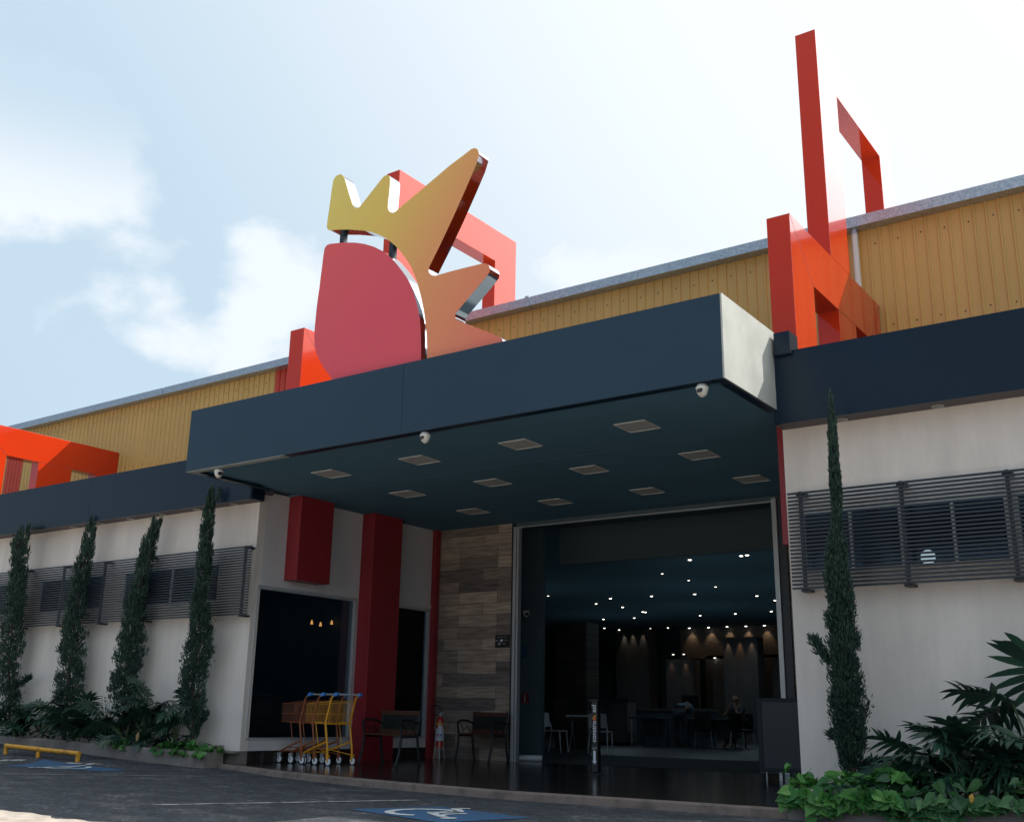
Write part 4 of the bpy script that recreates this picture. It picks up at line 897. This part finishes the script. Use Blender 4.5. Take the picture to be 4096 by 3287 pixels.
trolley((-12.02, 11.98, .002), R(-1), 'orange brown shopping trolley at the far left of three', 'trolley_rust', 'plastic_grey')

# ================================================================ BENCHES
def bench(x0, x1, yb, lab):
    t = thing('garden_bench', lab, 'bench'); w = x1 - x0; cx = (x0 + x1) / 2; yf = yb - .48; t.location = (cx, yb, 0); h = w / 2
    for s in (-1, 1):
        m_ = MB(); x = s * h
        m_.tube([(x, .02, .80), (x, .0, .62), (x, -.03, .42), (x, .0, .22), (x, .05, 0)], [.018, .018, .02, .02, .022], 8)
        m_.tube([(x, -.40, .64), (x, -.44, .60), (x, -.42, .5), (x, -.40, .42), (x, -.43, .2), (x, -.50, 0)], [.014, .02, .018, .02, .02, .024], 8)
        m_.tube([(x, -.0, .60), (x, -.15, .645), (x, -.32, .655), (x, -.42, .635), (x, -.45, .60)], .018, 8); m_.tube([(x, -.03, .41), (x, -.40, .41)], .018, 8)
        m_.tube([(x, -.06, .43), (x, -.18, .56), (x, -.28, .48), (x, -.36, .60)], .009, 6)
        m_.obj('side_frame', 'iron', t, smooth=True)
    for k in range(5): m_ = MB(); y = -.07 - k * .085; m_.box(-h, h, y - .034, y + .034, .425, .447); m_.obj('seat_slat', 'wood_bench', t, bevel=.004)
    for z in (.755, .475):
        m_ = MB(); m_.box(-h - .01, h + .01, -.018 if z > .6 else -.035, .012 if z > .6 else -.008, z - .035, z + .035); m_.obj('back_slat', 'wood_bench', t, bevel=.005)
    m_ = MB()
    for i in range(17): x = -h + .03 + (w - .06) * i / 16; m_.tube([(x, -.02, .51), (x, 0, .72)], .004, 4, False)
    for j in range(8): z = .52 + j * .028; m_.tube([(-h, -.02 + j * .0025, z), (h, -.02 + j * .0025, z)], .004, 4, False)
    m_.box(-h, h, -.004, 0, .505, .725)
    m_.obj('back_panel', 'mesh_green', t)
bench(-11.68, -10.93, 13.08, 'iron and wood garden bench in front of the tall red column')
bench(-11.50, -10.80, 15.22, 'iron and wood garden bench against the wood tiled wall')

# ================================================================ EXTINGUISHER
t = thing('extinguisher_stand', 'thin wire floor stand holding the red fire extinguisher', 'stand', (-12.14, 15.1, 0))
m_ = MB()
for a in (45, 135, 225, 315):
    c, s = math.cos(R(a)), math.sin(R(a)); m_.tube([(c * .072, s * .072, .40), (c * .075, s * .075, .17), (c * .10, s * .10, 0)], .0045, 6)
for z, r_ in ((.19, .078), (.38, .078)): m_.tube([(r_ * math.cos(R(k * 20)), r_ * math.sin(R(k * 20)), z) for k in range(19)], .004, 5, False)
m_.obj('wire_frame', 'alu', t, smooth=True)
m_ = MB(); m_.lathe([(.0001, .165), (.07, .165), (.07, .172), (.0001, .172)], n=16); m_.obj('tray', 'alu', t)
t = thing('fire_extinguisher', 'red fire extinguisher with white labels and looped black hose by the tiled wall', 'fire extinguisher', (-12.14, 15.1, .174))
m_ = MB(); m_.lathe([(.0001, 0), (.055, 0), (.066, .012), (.067, .455), (.063, .485), (.048, .508), (.024, .52), (.022, .535), (.022, .55), (.0001, .55)], n=22); m_.obj('cylinder', 'ext_red', t, smooth=True)
def arc_label(z0, z1, a0, a1, r_, m, nm):
    k = 12; mb = MB()
    for i in range(k + 1):
        a = R(a0 + (a1 - a0) * i / k); mb.v += [(r_ * math.cos(a), r_ * math.sin(a), z0), (r_ * math.cos(a), r_ * math.sin(a), z1)]
    mb.f = [(2 * i, 2 * i + 2, 2 * i + 3, 2 * i + 1) for i in range(k)]; return mb.obj(nm, m, t, smooth=True)
arc_label(.13, .335, -125, 20, .0685, 'label_white', 'label'); arc_label(.345, .385, -80, -10, .0685, 'label_white', 'label')
arc_label(.395, .425, -130, 60, .0685, 'label_yellow', 'ring_label')
arc_label(.205, .245, -92, -66, .0690, 'label_red', 'printed_mark'); arc_label(.205, .245, -52, -20, .0690, 'label_blue', 'printed_mark'); arc_label(.30, .308, -110, -5, .0690, 'print_grey', 'printed_mark'); arc_label(.185, .19, -118, 10, .0690, 'label_blue', 'printed_mark')
m_ = MB(); m_.tube([(0, 0, .55), (0, 0, .58)], .016, 10); m_.box(-.012, .07, -.010, .010, .585, .60); m_.box(-.01, .06, -.008, .008, .56, .57); m_.obj('valve', 'alu', t)
m_ = MB(); m_.tube([(.0, 0, .565), (-.03, -.01, .60), (.035, -.03, .64), (-.02, -.04, .70), (-.10, -.05, .725), (-.16, -.05, .69), (-.18, -.05, .63), (-.14, -.04, .575), (-.09, -.03, .555), (-.05, -.02, .56)], .009, 8); m_.obj('hose', 'black', t, smooth=True)

# ================================================================ BOLLARD TOTEM
t = thing('sanitiser_post', 'black square post with white vertical lettering constru sol and a down arrow', 'sign post', (-7.76, 13.05, 0)); h = .045
m_ = MB(); m_.box(-h, h, -h, h, .03, .955); m_.obj('post', 'black', t, bevel=.003)
m_ = MB(); m_.box(-.075, .075, -.075, .075, .955, .975); m_.box(-.1, -.07, -.03, .03, .962, .975); m_.obj('top_plate', 'black', t, bevel=.003)
m_ = MB(); m_.lathe([(.0001, 0), (.13, 0), (.13, .012), (.04, .03), (.0001, .03)], n=24); m_.obj('foot', 'iron', t, smooth=True)
UP = lambda x, z: Matrix.Translation((x, -h - .0012, z)) @ Matrix(((0, -1, 0, 0), (0, 0, -1, 0), (1, 0, 0, 0), (0, 0, 0, 1)))
text_mesh('lettering', 'constru', .088, 'print_white', t, UP(-.006, .555), .0006, True)
text_mesh('lettering', 'sol', .088, 'print_white', t, UP(-.006, .855), .0006, True)
m_ = MB(); px_ = [(-.030, .0)]
def sunburst(cx, cz, r0, r1, a0, a1, n):
    P = []
    for i in range(2 * n + 1):
        a = R(a0 + (a1 - a0) * i / (2 * n)); r_ = r1 if i % 2 else r0; P.append((cx + r_ * math.cos(a), cz + r_ * math.sin(a)))
    return P + [(cx, cz)]
m_.prism_y(sunburst(.018, .722, .034, .058, 80, 200, 4), -h - .0012, -h - .0002); m_.obj('crown_mark', 'print_yellow', t)
m_ = MB(); m_.prism_y([(.018 + .034 * math.cos(R(a)), .722 + .030 * math.sin(R(a))) for a in range(90, 271, 15)] + [(.018, .692)], -h - .0020, -h - .0013); m_.obj('dome_mark', 'print_orange', t)
FR = lambda x, z: Matrix.Translation((x, -h - .0012, z)) @ Matrix(((1, 0, 0, 0), (0, 0, -1, 0), (0, 1, 0, 0), (0, 0, 0, 1)))
text_mesh('small_lettering', 'ÁLCOOL EM GEL', .0135, 'print_white', t, FR(0, .345), .0005)
text_mesh('small_lettering', 'USE AQUI', .0135, 'print_white', t, FR(-.012, .327), .0005)
m_ = MB(); m_.prism_y([(-.020, .305), (.014, .305), (.014, .175), (.034, .175), (-.003, .130), (-.040, .175), (-.020, .175)], -h - .0014, -h - .0003); m_.obj('arrow', 'print_white', t)

# ================================================================ CARD NOTICE on the tile wall
t = thing('card_notice', 'small black notice with white card logos on the tiled wall beside the door', 'sign', (-11.04, 15.385, 1.985))
m_ = MB(); m_.box(-.15, .15, -.008, .010, -.108, .108); m_.obj('board', 'black', t)
FN = lambda x, z: Matrix.Translation((x, -.0095, z)) @ Matrix(((1, 0, 0, 0), (0, 0, -1, 0), (0, 1, 0, 0), (0, 0, 0, 1)))
text_mesh('lettering', 'ACEITAMOS OS CARTÕES', .019, 'print_grey', t, FN(0, .070), .0005, True)
text_mesh('logo', 'elo', .030, 'print_grey', t, FN(-.085, .014), .0005)
text_mesh('logo', 'VISA', .034, 'print_grey', t, FN(.045, -.043), .0005, True)
m_ = MB(); m_.prism_y([(-.043, -.004), (.008, -.004), (.022, .032), (-.033, .032)], -.0100, -.0085); m_.obj('logo', 'print_white', t)
m_ = MB(); m_.prism_y([(.05, .0), (.11, .0), (.105, .03), (.045, .03)], -.0098, -.0085); m_.obj('logo', 'int_panel', t)
m_ = MB(); m_.prism_y([(-.072 + .020 * math.cos(R(a)), -.043 + .020 * math.sin(R(a))) for a in range(0, 360, 20)], -.0098, -.0085); m_.prism_y([(-.044 + .020 * math.cos(R(a)), -.043 + .020 * math.sin(R(a))) for a in range(0, 360, 20)], -.0101, -.0086); m_.obj('logo', 'print_grey', t)
m_ = MB(); m_.lathe([(.010, -.001), (.016, -.001), (.016, .0), (.010, .0)], (-.124, -.0090, .014), 16, 'Y'); m_.obj('logo', 'print_grey', t)
# extinguisher sign inside
t = thing('extinguisher_sign', 'small dark red sign with a white extinguisher symbol on the dark wall inside the door', 'sign', (-11.30, 16.485, 1.05))
m_ = MB(); m_.box(-.075, .075, -.004, .004, -.10, .10); m_.obj('plate', 'sign_red', t)
m_ = MB(); m_.prism_y([(-.018, -.07), (.018, -.07), (.018, .04), (.010, .055), (.006, .07), (-.006, .07), (-.010, .055), (-.018, .04)], -.006, -.0045); m_.obj('symbol', 'print_grey', t)
for z in (-.095, .095): m_ = MB(); m_.box(-.07, .07, -.006, -.0045, z - .002, z + .002); m_.obj('border', 'print_grey', t)
# blue notice above
t = thing('blue_notice', 'small faded blue notice on the dark wall above the extinguisher sign', 'sign', (-11.33, 16.485, 1.88))
m_ = MB(); m_.box(-.055, .055, -.004, .004, -.12, .12); m_.obj('plate', 'paint_blue', t)
# rolled bolster at the jamb
t = thing('floor_bolster', 'white rolled bar lying on the floor at the foot of the left door jamb', 'floor bar', (-11.0, 15.95, .05))
m_ = MB(); m_.tube([(.12, -.25, 0), (.45, -.02, 0)], .05, 14); m_.obj('roll', 'plastic_grey', t, smooth=True, bevel=.01)

# ================================================================ BOARD ON LEGS, right of the entrance
t = thing('display_board', 'dark grey framed board on short metal legs at the right of the entrance', 'board', (-5.35, 13.75, 0))
m_ = MB(); m_.box(-.30, .55, -.02, .02, .15, .97); m_.obj('panel', 'dark_metal', t)
m_ = MB(); m_.box(-.36, -.30, -.03, .03, .10, 1.02); m_.box(-.30, .55, -.03, .03, .97, 1.02); m_.box(-.30, .55, -.03, .03, .10, .15); m_.obj('frame', 'int_mat', t, bevel=.004)
for x in (-.27, -.08):
    m_ = MB(); m_.box(x - (.006 if x < -.2 else .02), x + (.006 if x < -.2 else .02), -.012, .012, .0, .10); m_.obj('leg', 'alu', t)

# ================================================================ INTERIOR FURNITURE
def chair(loc, rz, lab):
    t = thing('plastic_chair', lab, 'chair', loc, rz, 'pale plastic chairs inside the doorway')
    m_ = MB(); vs = []
    for j in range(6):
        for i in range(7):
            u_ = -1 + 2 * i / 6; v_ = j / 5; vs.append((.21 * u_ * (1 - .08 * v_), .21 + .04 * v_ - .035 * (1 - u_ * u_), .52 + .30 * v_ - .02 * u_ * u_ * v_))
    k = len(vs); m_.v = vs + [(a, b + .012, c) for a, b, c in vs]; m_.f = [(j * 7 + i, j * 7 + i + 1, (j + 1) * 7 + i + 1, (j + 1) * 7 + i) for j in range(5) for i in range(6)]; m_.f += [tuple(q + k for q in f_) for f_ in m_.f]
    m_.obj('backrest', 'plastic_grey', t, smooth=True)
    m_ = MB(); m_.box(-.21, .21, -.2, .2, .43, .452); m_.obj('seat', 'plastic_grey', t, bevel=.012)
    for s in (-1, 1):
        m_ = MB(); m_.tube([(s * .19, .20, .60), (s * .19, .17, .46), (s * .20, .21, .22), (s * .21, .26, 0)], [.013, .017, .015, .012], 8); m_.obj('leg', 'plastic_grey', t, smooth=True)
        m_ = MB(); m_.tube([(s * .19, -.17, .45), (s * .20, -.19, .22), (s * .205, -.21, 0)], [.017, .015, .012], 8); m_.obj('leg', 'plastic_grey', t, smooth=True)
chair((-13.0, 20.15, 0), R(100), 'pale grey plastic chair left of the small table inside the doorway')
chair((-12.05, 20.45, 0), R(-165), 'pale grey plastic chair right of the small table behind the sign post')
t = thing('folding_table', 'small white folding table between the two pale chairs inside the doorway', 'table', (-12.75, 20.95, 0), R(20))
m_ = MB(); m_.box(-.36, .36, -.33, .33, .735, .775); m_.obj('table_top', 'plastic_grey', t, bevel=.01)
for s in (-1, 1):
    m_ = MB(); m_.tube([(s * .30, .26, .735), (s * .30, -.26, .0)], .009, 6); m_.obj('leg', 'alu', t); m_ = MB(); m_.tube([(s * .26, -.26, .735), (s * .26, .26, .0)], .009, 6); m_.obj('leg', 'alu', t)
t = thing('reception_counter', 'pale panelled reception counter deep inside the hall', 'counter', (-15.7, 27.0, 0))
m_ = MB(); m_.box(-.68, 0, 0, .5, .08, 1.2); m_.box(.004, .66, 0, .5, .08, 1.2); m_.obj('front_panel', 'int_panel', t); m_ = MB(); m_.box(-.70, .70, -.04, .6, 1.2, 1.25); m_.obj('counter_top', 'int_mat', t); m_ = MB(); m_.box(-.6, .6, .03, .45, 0, .08); m_.obj('plinth', 'black', t)
t = thing('service_desk', 'long dark service desk with a screen behind the reception counter', 'desk', (-14.6, 28.6, 0))
m_ = MB(); m_.box(-1.3, 1.2, 0, .6, 0, .95); m_.obj('desk_body', 'int_dark', t); m_ = MB(); m_.box(-1.35, 1.25, -.05, .65, .95, 1.0); m_.obj('desk_top', 'int_panel', t)
m_ = MB(); m_.box(.35, .85, .2, .23, 1.05, 1.38); m_.box(.57, .63, .21, .24, 1.0, 1.06); o = m_.obj('screen', 'black', t)
for nm, x, y, lab in (('meeting_table', -12.9, 27.8, 'dark meeting table where the two people are, inside the hall'), ('meeting_table', -14.3, 26.9, 'dark side table left of the bending person inside the hall')):
    t = thing(nm, lab, 'table', (x, y, 0)); L_ = .9 if x > -13 else .45
    m_ = MB(); m_.box(-L_, L_, -.4, .4, .72, .76); m_.obj('table_top', 'int_dark', t, bevel=.006); m_ = MB(); m_.box(-L_ + .1, L_ - .1, .2, .23, .25, .72); m_.obj('modesty_panel', 'int_dark', t)
    for sx in (-1, 1):
        for sy in (-1, 1): m_ = MB(); m_.tube([(sx * (L_ - .07), sy * .33, 0), (sx * (L_ - .07), sy * .33, .72)], .022, 8); m_.obj('leg', 'alu' if (x < -13 and sx < 0 and sy < 0) else 'black', t)
for x, y, rz, lab in ((-12.7, 27.0, 10, 'dark office chair with chrome legs near the bending person'), (-11.7, 27.1, -15, 'dark office chair with chrome legs at the right of the meeting table')):
    t = thing('office_chair', lab, 'chair', (x, y, 0), R(rz), 'dark chairs at the meeting table')
    m_ = MB(); m_.box(-.24, .24, -.22, .24, .43, .49); m_.obj('seat', 'black', t, bevel=.02); m_ = MB(); m_.box(-.22, .22, -.28, -.24, .50, .90); m_.obj('backrest', 'black', t, bevel=.015)
    for s in (-1, 1):
        for e in (-1, 1): m_ = MB(); m_.tube([(s * .2, e * .2, .43), (s * .24, e * .25, 0)], .013, 6); m_.obj('leg', 'alu', t)

# people -----------------------------------------------------------------
def skin_mesh(name, joints, edges, m, parent, sub=2):
    me = bpy.data.meshes.new(name); me.from_pydata([j[0] for j in joints], edges, []); me.materials.append(M[m]); o = bpy.data.objects.new(name, me); COL.objects.link(o)
    sk = o.modifiers.new('skin', 'SKIN'); sk.use_smooth_shade = True
    for i, j in enumerate(joints):
        r_ = j[1]; o.data.skin_vertices[0].data[i].radius = (r_, r_) if isinstance(r_, float) else r_
    o.data.skin_vertices[0].data[0].use_root = True
    s = o.modifiers.new('sub', 'SUBSURF'); s.levels = sub; s.render_levels = sub
    dg = bpy.context.evaluated_depsgraph_get(); nm = bpy.data.meshes.new_from_object(o.evaluated_get(dg)); bpy.data.objects.remove(o)
    nm.name = name; o2 = bpy.data.objects.new(name, nm); COL.objects.link(o2)
    if parent: o2.parent = parent
    return o2
def body(name, lab, loc, rz, J, cloth_m, leg_m):
    """J: dict of joints; the body mesh is the top-level thing, clothes and hair are its children"""
    order = ['pelvis', 'waist', 'chest', 'neck', 'headlow', 'headmid', 'headtop']
    rad = dict(pelvis=.14, waist=.12, chest=(.17, .12), neck=.055, headlow=.075, headmid=(.085, .10), headtop=.06)
    joints = []; idx = {}; edges = []
    def add(k, p, r_): idx[k] = len(joints); joints.append((tuple(p), r_)); return idx[k]
    for k in order: add(k, J[k], rad[k])
    for a, b in zip(order[:-1], order[1:]): edges.append((idx[a], idx[b]))
    hd = (Vector(J['headtop']) - Vector(J['headlow'])).normalized(); fw = Vector(J['face']).normalized()
    add('nose', Vector(J['headmid']) + fw * .115 - hd * .01, .014); edges.append((idx['headmid'], idx['nose'])); add('chin', Vector(J['headlow']) + fw * .07, .03); edges.append((idx['headlow'], idx['chin']))
    for s in 'LR':
        sd = fw.cross(hd).normalized() * (1 if s == 'L' else -1)
        add('ear' + s, Vector(J['headmid']) + sd * .10, .016); edges.append((idx['headmid'], idx['ear' + s]))
        prev = idx['chest']
        for k, r_ in (('sh', .065), ('el', .045), ('wr', .028)): add(k + s, J[k + s], r_); edges.append((prev, idx[k + s])); prev = idx[k + s]
        w = Vector(J['wr' + s]); hdv = Vector(J['hd' + s]).normalized(); across = hdv.cross(Vector((0, 0, 1))); across = across.normalized() if across.length > .1 else Vector((1, 0, 0))
        add('palm' + s, w + hdv * .07, (.032, .018)); edges.append((prev, idx['palm' + s])); p0 = w + hdv * .09
        for q, (off, ln) in enumerate(((-.030, .065), (-.010, .078), (.010, .074), (.030, .058))):
            a = add('f%d%s' % (q, s), p0 + across * off, .010); b = add('g%d%s' % (q, s), p0 + across * off * 1.1 + hdv * ln * .55, .009); c = add('h%d%s' % (q, s), p0 + across * off * 1.1 + hdv * ln * .9 + Vector((0, 0, -.012)), .008)
            edges += [(idx['palm' + s], a), (a, b), (b, c)]
        a = add('t%s' % s, w + hdv * .035 + across * .038, .011); b = add('u%s' % s, w + hdv * .075 + across * .058, .009); edges += [(idx['palm' + s], a), (a, b)]
        prev = idx['pelvis']
        for k, r_ in (('hip', .085), ('kn', .058), ('an', .042)): add(k + s, J[k + s], r_); edges.append((prev, idx[k + s])); prev = idx[k + s]
        add('toe' + s, Vector(J['an' + s]) + Vector(J['foot']) * .17 + Vector((0, 0, -.05)), .036); edges.append((prev, idx['toe' + s]))
    o = skin_mesh(name, joints, edges, 'skin', None, 1); o.location = loc; o.rotation_euler = (0, 0, rz); tag(o, lab, 'person')
    g = lambda k, r_: (J[k], r_)
    cj = [g('waist', .135), g('chest', (.185, .135)), g('shL', .08), g('shR', .08), (tuple(Vector(J['shL']).lerp(Vector(J['elL']), .75)), .062), (tuple(Vector(J['shR']).lerp(Vector(J['elR']), .75)), .062), (tuple(Vector(J['pelvis']).lerp(Vector(J['waist']), .4)), .15)]
    skin_mesh('shirt', cj, [(0, 1), (1, 2), (1, 3), (2, 4), (3, 5), (0, 6)], cloth_m, o, 1)
    tj = [g('pelvis', .155), g('hipL', .10), g('hipR', .10), g('knL', .075), g('knR', .075), g('anL', .06), g('anR', .06)]
    skin_mesh('trousers', tj, [(0, 1), (0, 2), (1, 3), (2, 4), (3, 5), (4, 6)], leg_m, o, 1)
    hj = [(tuple(Vector(J['headmid']) - fw * .035 + hd * .02), .09), (tuple(Vector(J['headtop']) - fw * .01 + hd * .02), .065)]
    skin_mesh('hair', hj, [(0, 1)], 'hair', o, 1); return o
bend = dict(pelvis=(0, 0, .92), waist=(.02, .17, 1.02), chest=(.04, .40, 1.08), neck=(.05, .54, 1.10), headlow=(.05, .62, 1.10), headmid=(.05, .70, 1.11), headtop=(.05, .79, 1.12), face=(0, .15, -1),
    shL=(-.15, .43, 1.06), elL=(-.20, .52, .86), wrL=(-.14, .66, .78), hdL=(.2, 1, 0), shR=(.22, .43, 1.06), elR=(.26, .52, .86), wrR=(.20, .66, .78), hdR=(-.2, 1, 0),
    hipL=(-.09, 0, .88), knL=(-.11, .03, .48), anL=(-.12, -.02, .08), hipR=(.09, 0, .88), knR=(.11, .03, .48), anR=(.13, -.02, .08), foot=(0, 1, 0))
body('person', 'person in a grey blue shirt bending over the table inside the hall, seen from behind', (-13.55, 27.25, 0), R(15), bend, 'shirt_blue', 'trousers')
sit = dict(pelvis=(0, 0, .52), waist=(0, -.02, .70), chest=(0, -.06, .95), neck=(0, -.08, 1.12), headlow=(0, -.11, 1.20), headmid=(0, -.13, 1.28), headtop=(0, -.12, 1.38), face=(0, -1, -.25),
    shL=(.18, -.06, 1.04), elL=(.26, -.34, .80), wrL=(.10, -.30, 1.05), hdL=(-.35, .35, 1), shR=(-.18, -.06, 1.04), elR=(-.26, -.34, .80), wrR=(-.10, -.30, 1.05), hdR=(.35, .35, 1),
    hipL=(.10, -.03, .50), knL=(.13, -.43, .50), anL=(.13, -.42, .08), hipR=(-.10, -.03, .50), knR=(-.13, -.43, .50), anR=(-.13, -.42, .08), foot=(0, -1, 0))
body('person', 'person sitting at the meeting table inside with both hands raised to the face', (-12.35, 28.45, 0), R(-15), sit, 'shirt_dark', 'trousers')
t = thing('office_chair', 'dark office chair under the person sitting at the meeting table', 'chair', (-12.35, 28.5, 0), R(165), 'dark chairs at the meeting table')
m_ = MB(); m_.box(-.24, .24, -.22, .24, .36, .42); m_.obj('seat', 'black', t, bevel=.02); m_ = MB(); m_.box(-.22, .22, -.28, -.24, .45, .90); m_.obj('backrest', 'black', t, bevel=.015)
for s in (-1, 1):
    for e in (-1, 1): m_ = MB(); m_.tube([(s * .2, e * .2, .36), (s * .24, e * .25, 0)], .013, 6); m_.obj('leg', 'alu', t)

# ---------------------------------------------------------------- ceiling spots in the hall (seen lit) and added fill lamps
spots = [(-10.5, 21.8, 1.0), (-9.26, 21.77, 1.0), (-9.1, 21.72, 1.1), (-12.15, 23.65, .4), (-12.16, 25.14, .3), (-12.15, 26.75, .6), (-17.46, 26.62, .5), (-16.17, 28.07, .8), (-14.77, 28.04, .9), (-13.42, 28.11, .9), (-12.04, 29.32, .9), (-12.03, 30.67, 1.2), (-17.35, 29.21, .7), (-17.14, 30.53, 1), (-17.31, 32.22, 1.1), (-17.28, 32.34, 1.1), (-16.15, 34.21, .8), (-14.8, 34.1, .9), (-13.42, 33.83, 1.1), (-19.94, 34.09, .8), (-18.68, 34.11, .9), (-21.85, 38.61, .7), (-21.99, 37.66, .8), (-20.35, 38.48, .6), (-19.58, 38.5, .7)]
wash = [(-18.87, 38.95), (-18.05, 38.95), (-17.27, 38.95), (-16.5, 38.95), (-15.75, 38.95)]
hw = ['near left', 'near right', 'next to the near right one']
def spot_thing(x, y, z, s, lab, bright=True):
    t = thing('ceiling_spotlight', lab, 'spotlight', (x, y, z), 0, 'lit spotlights on the hall ceiling')
    m_ = MB(); m_.lathe([(.045 * s, 0), (.06 * s, -.03), (.052 * s, -.035)], n=14); m_.obj('housing', 'black', t, smooth=True)
    m_ = MB(); m_.lathe([(.0001, -.050), (.035 * s, -.046), (.050 * s, -.036)], n=14); m_.obj('lens', 'bulb' if bright else 'bulb_dim', t)
    return t
for i, (x, y, s) in enumerate(spots): 
    if abs(y - 17.08) < .3: continue
    spot_thing(x, y, 4.2, .52 + .32 * s, 'small lit spotlight on the dark hall ceiling', s > .65)
for i, (x, y) in enumerate(wash): spot_thing(x, y, 4.2, 1.0, 'spotlight washing warm light down the back wall of the hall')
def lamp(x, y, z, e, size=60, col=(1, .62, .32), dirv=(0, .12, -1)):
    d = bpy.data.lights.new('spot_and_fill_lamp', 'SPOT'); d.energy = e; d.spot_size = R(size); d.spot_blend = .6; d.color = col; d.shadow_soft_size = .03
    o = bpy.data.objects.new('spot_and_fill_lamp', d); COL.objects.link(o); o.location = (x, y, z); o.rotation_euler = Vector(dirv).to_track_quat('-Z', 'Y').to_euler()
mb = MB(); mb.box(-19.4, -15.3, 39.20, 39.24, 3.0, 4.2); mb.obj('bulkhead', 'int_wall', B)
for x, y in wash: lamp(x, 39.05, 4.14, 9, 75)
for x, y, e, c in ((-21.6, 38.5, 22, (1, .85, .65)), (-21.2, 38.5, 22, (1, .85, .65)), (-20.75, 38.5, 18, (1, .85, .65)), (-16.3, 36.7, 22, (1, .7, .45)), (-15.85, 36.7, 26, (1, .5, .22)), (-15.4, 36.7, 22, (1, .7, .45)), (-19.3, 38.1, 10, (1, .55, .3)), (-18.7, 38.1, 14, (1, .55, .3)), (-14.8, 38.1, 12, (1, .6, .35))):
    zt = {38.5: 4.12, 36.7: 3.55, 38.1: 2.98}[y]; lamp(x, y, zt, e * .3, 42, c)
for x, y, z in ((-19.2, 38.15, 3.1), (-18.75, 38.15, 3.1), (-17.9, 39.1, 3.0), (-17.2, 39.1, 3.0)): spot_thing(x, y, z + .05, .8, 'small lit spotlight low on the back wall of the hall', True)
for x, y, z, e in ((-10.2, 21.8, 3.2, 75), (-6.5, 19.5, 3.2, 60), (-12.6, 26.5, 3.2, 75), (-8.5, 27.0, 3.2, 75), (-17.0, 25.0, 3.2, 60), (-14.8, 31.5, 3.2, 70), (-19, 33.0, 3.2, 60), (-10.5, 34.0, 3.2, 70), (-15.6, 13.6, 3.3, 26), (-18.8, 13.4, 3.3, 26), (-2.2, 13.0, 3.3, 26), (-8.2, 17.9, 3.9, 10)):  # added unseen upward lamps that brighten the dark hall and side rooms
    d = bpy.data.lights.new('fill_uplight', 'SPOT'); d.spot_size = R(165); d.spot_blend = .5; d.energy = e * .22; d.color = (.55, .85, 1); d.shadow_soft_size = 0
    o = bpy.data.objects.new('fill_uplight', d); COL.objects.link(o); o.location = (x, y, 1.6); o.rotation_euler = (math.pi, 0, 0)
for x, y, e in ((-9.8, 20.5, 26), (-12.4, 26.5, 34), (-16.5, 28.5, 30), (-9.0, 31.0, 34), (-14.5, 34.5, 34), (-19.5, 35.0, 24), (-15.6, 13.6, 12), (-18.8, 13.4, 12), (-2.0, 12.8, 12), (.5, 12.8, 8), (-14.5, 14.9, 5)):  # added unseen cool fill shining down into the hall and side rooms
    lamp(x, y, 4.15 if y > 15.6 else 4.0, e, 165, (.62, .86, 1), (0, 0, -1))
# pendant lamps behind the display window
for i, (y, z, lab) in enumerate(((15.63, 2.46, 'small orange pendant lamp behind the display window, left of three'), (15.88, 2.44, 'small orange pendant lamp behind the display window, lowest middle one'), (16.20, 2.50, 'small orange pendant lamp behind the display window, right of three'))):
    t = thing('pendant_lamp', lab, 'pendant lamp', (-16.0, y, z), 0, 'orange pendant lamps behind the display window')
    m_ = MB(); m_.lathe([(.008, .085), (.018, .055), (.030, .0)], n=14); m_.obj('shade', 'pendant', t, smooth=True); m_ = MB(); m_.tube([(0, 0, .085), (0, 0, 4.05 - z)], .003, 5); m_.obj('cord', 'black', t)
# small lights glimpsed behind the slatted screens
t = thing('wall_lamp', 'bright round lamp glimpsed behind the right slatted screen', 'lamp', (-2.95, 12.0, 2.47)); m_ = MB(); m_.lathe([(.0001, -.01), (.075, -.01), (.08, 0), (.0001, .0)], n=20, axis='Y'); m_.obj('lens', M['bulb_dim'], t)
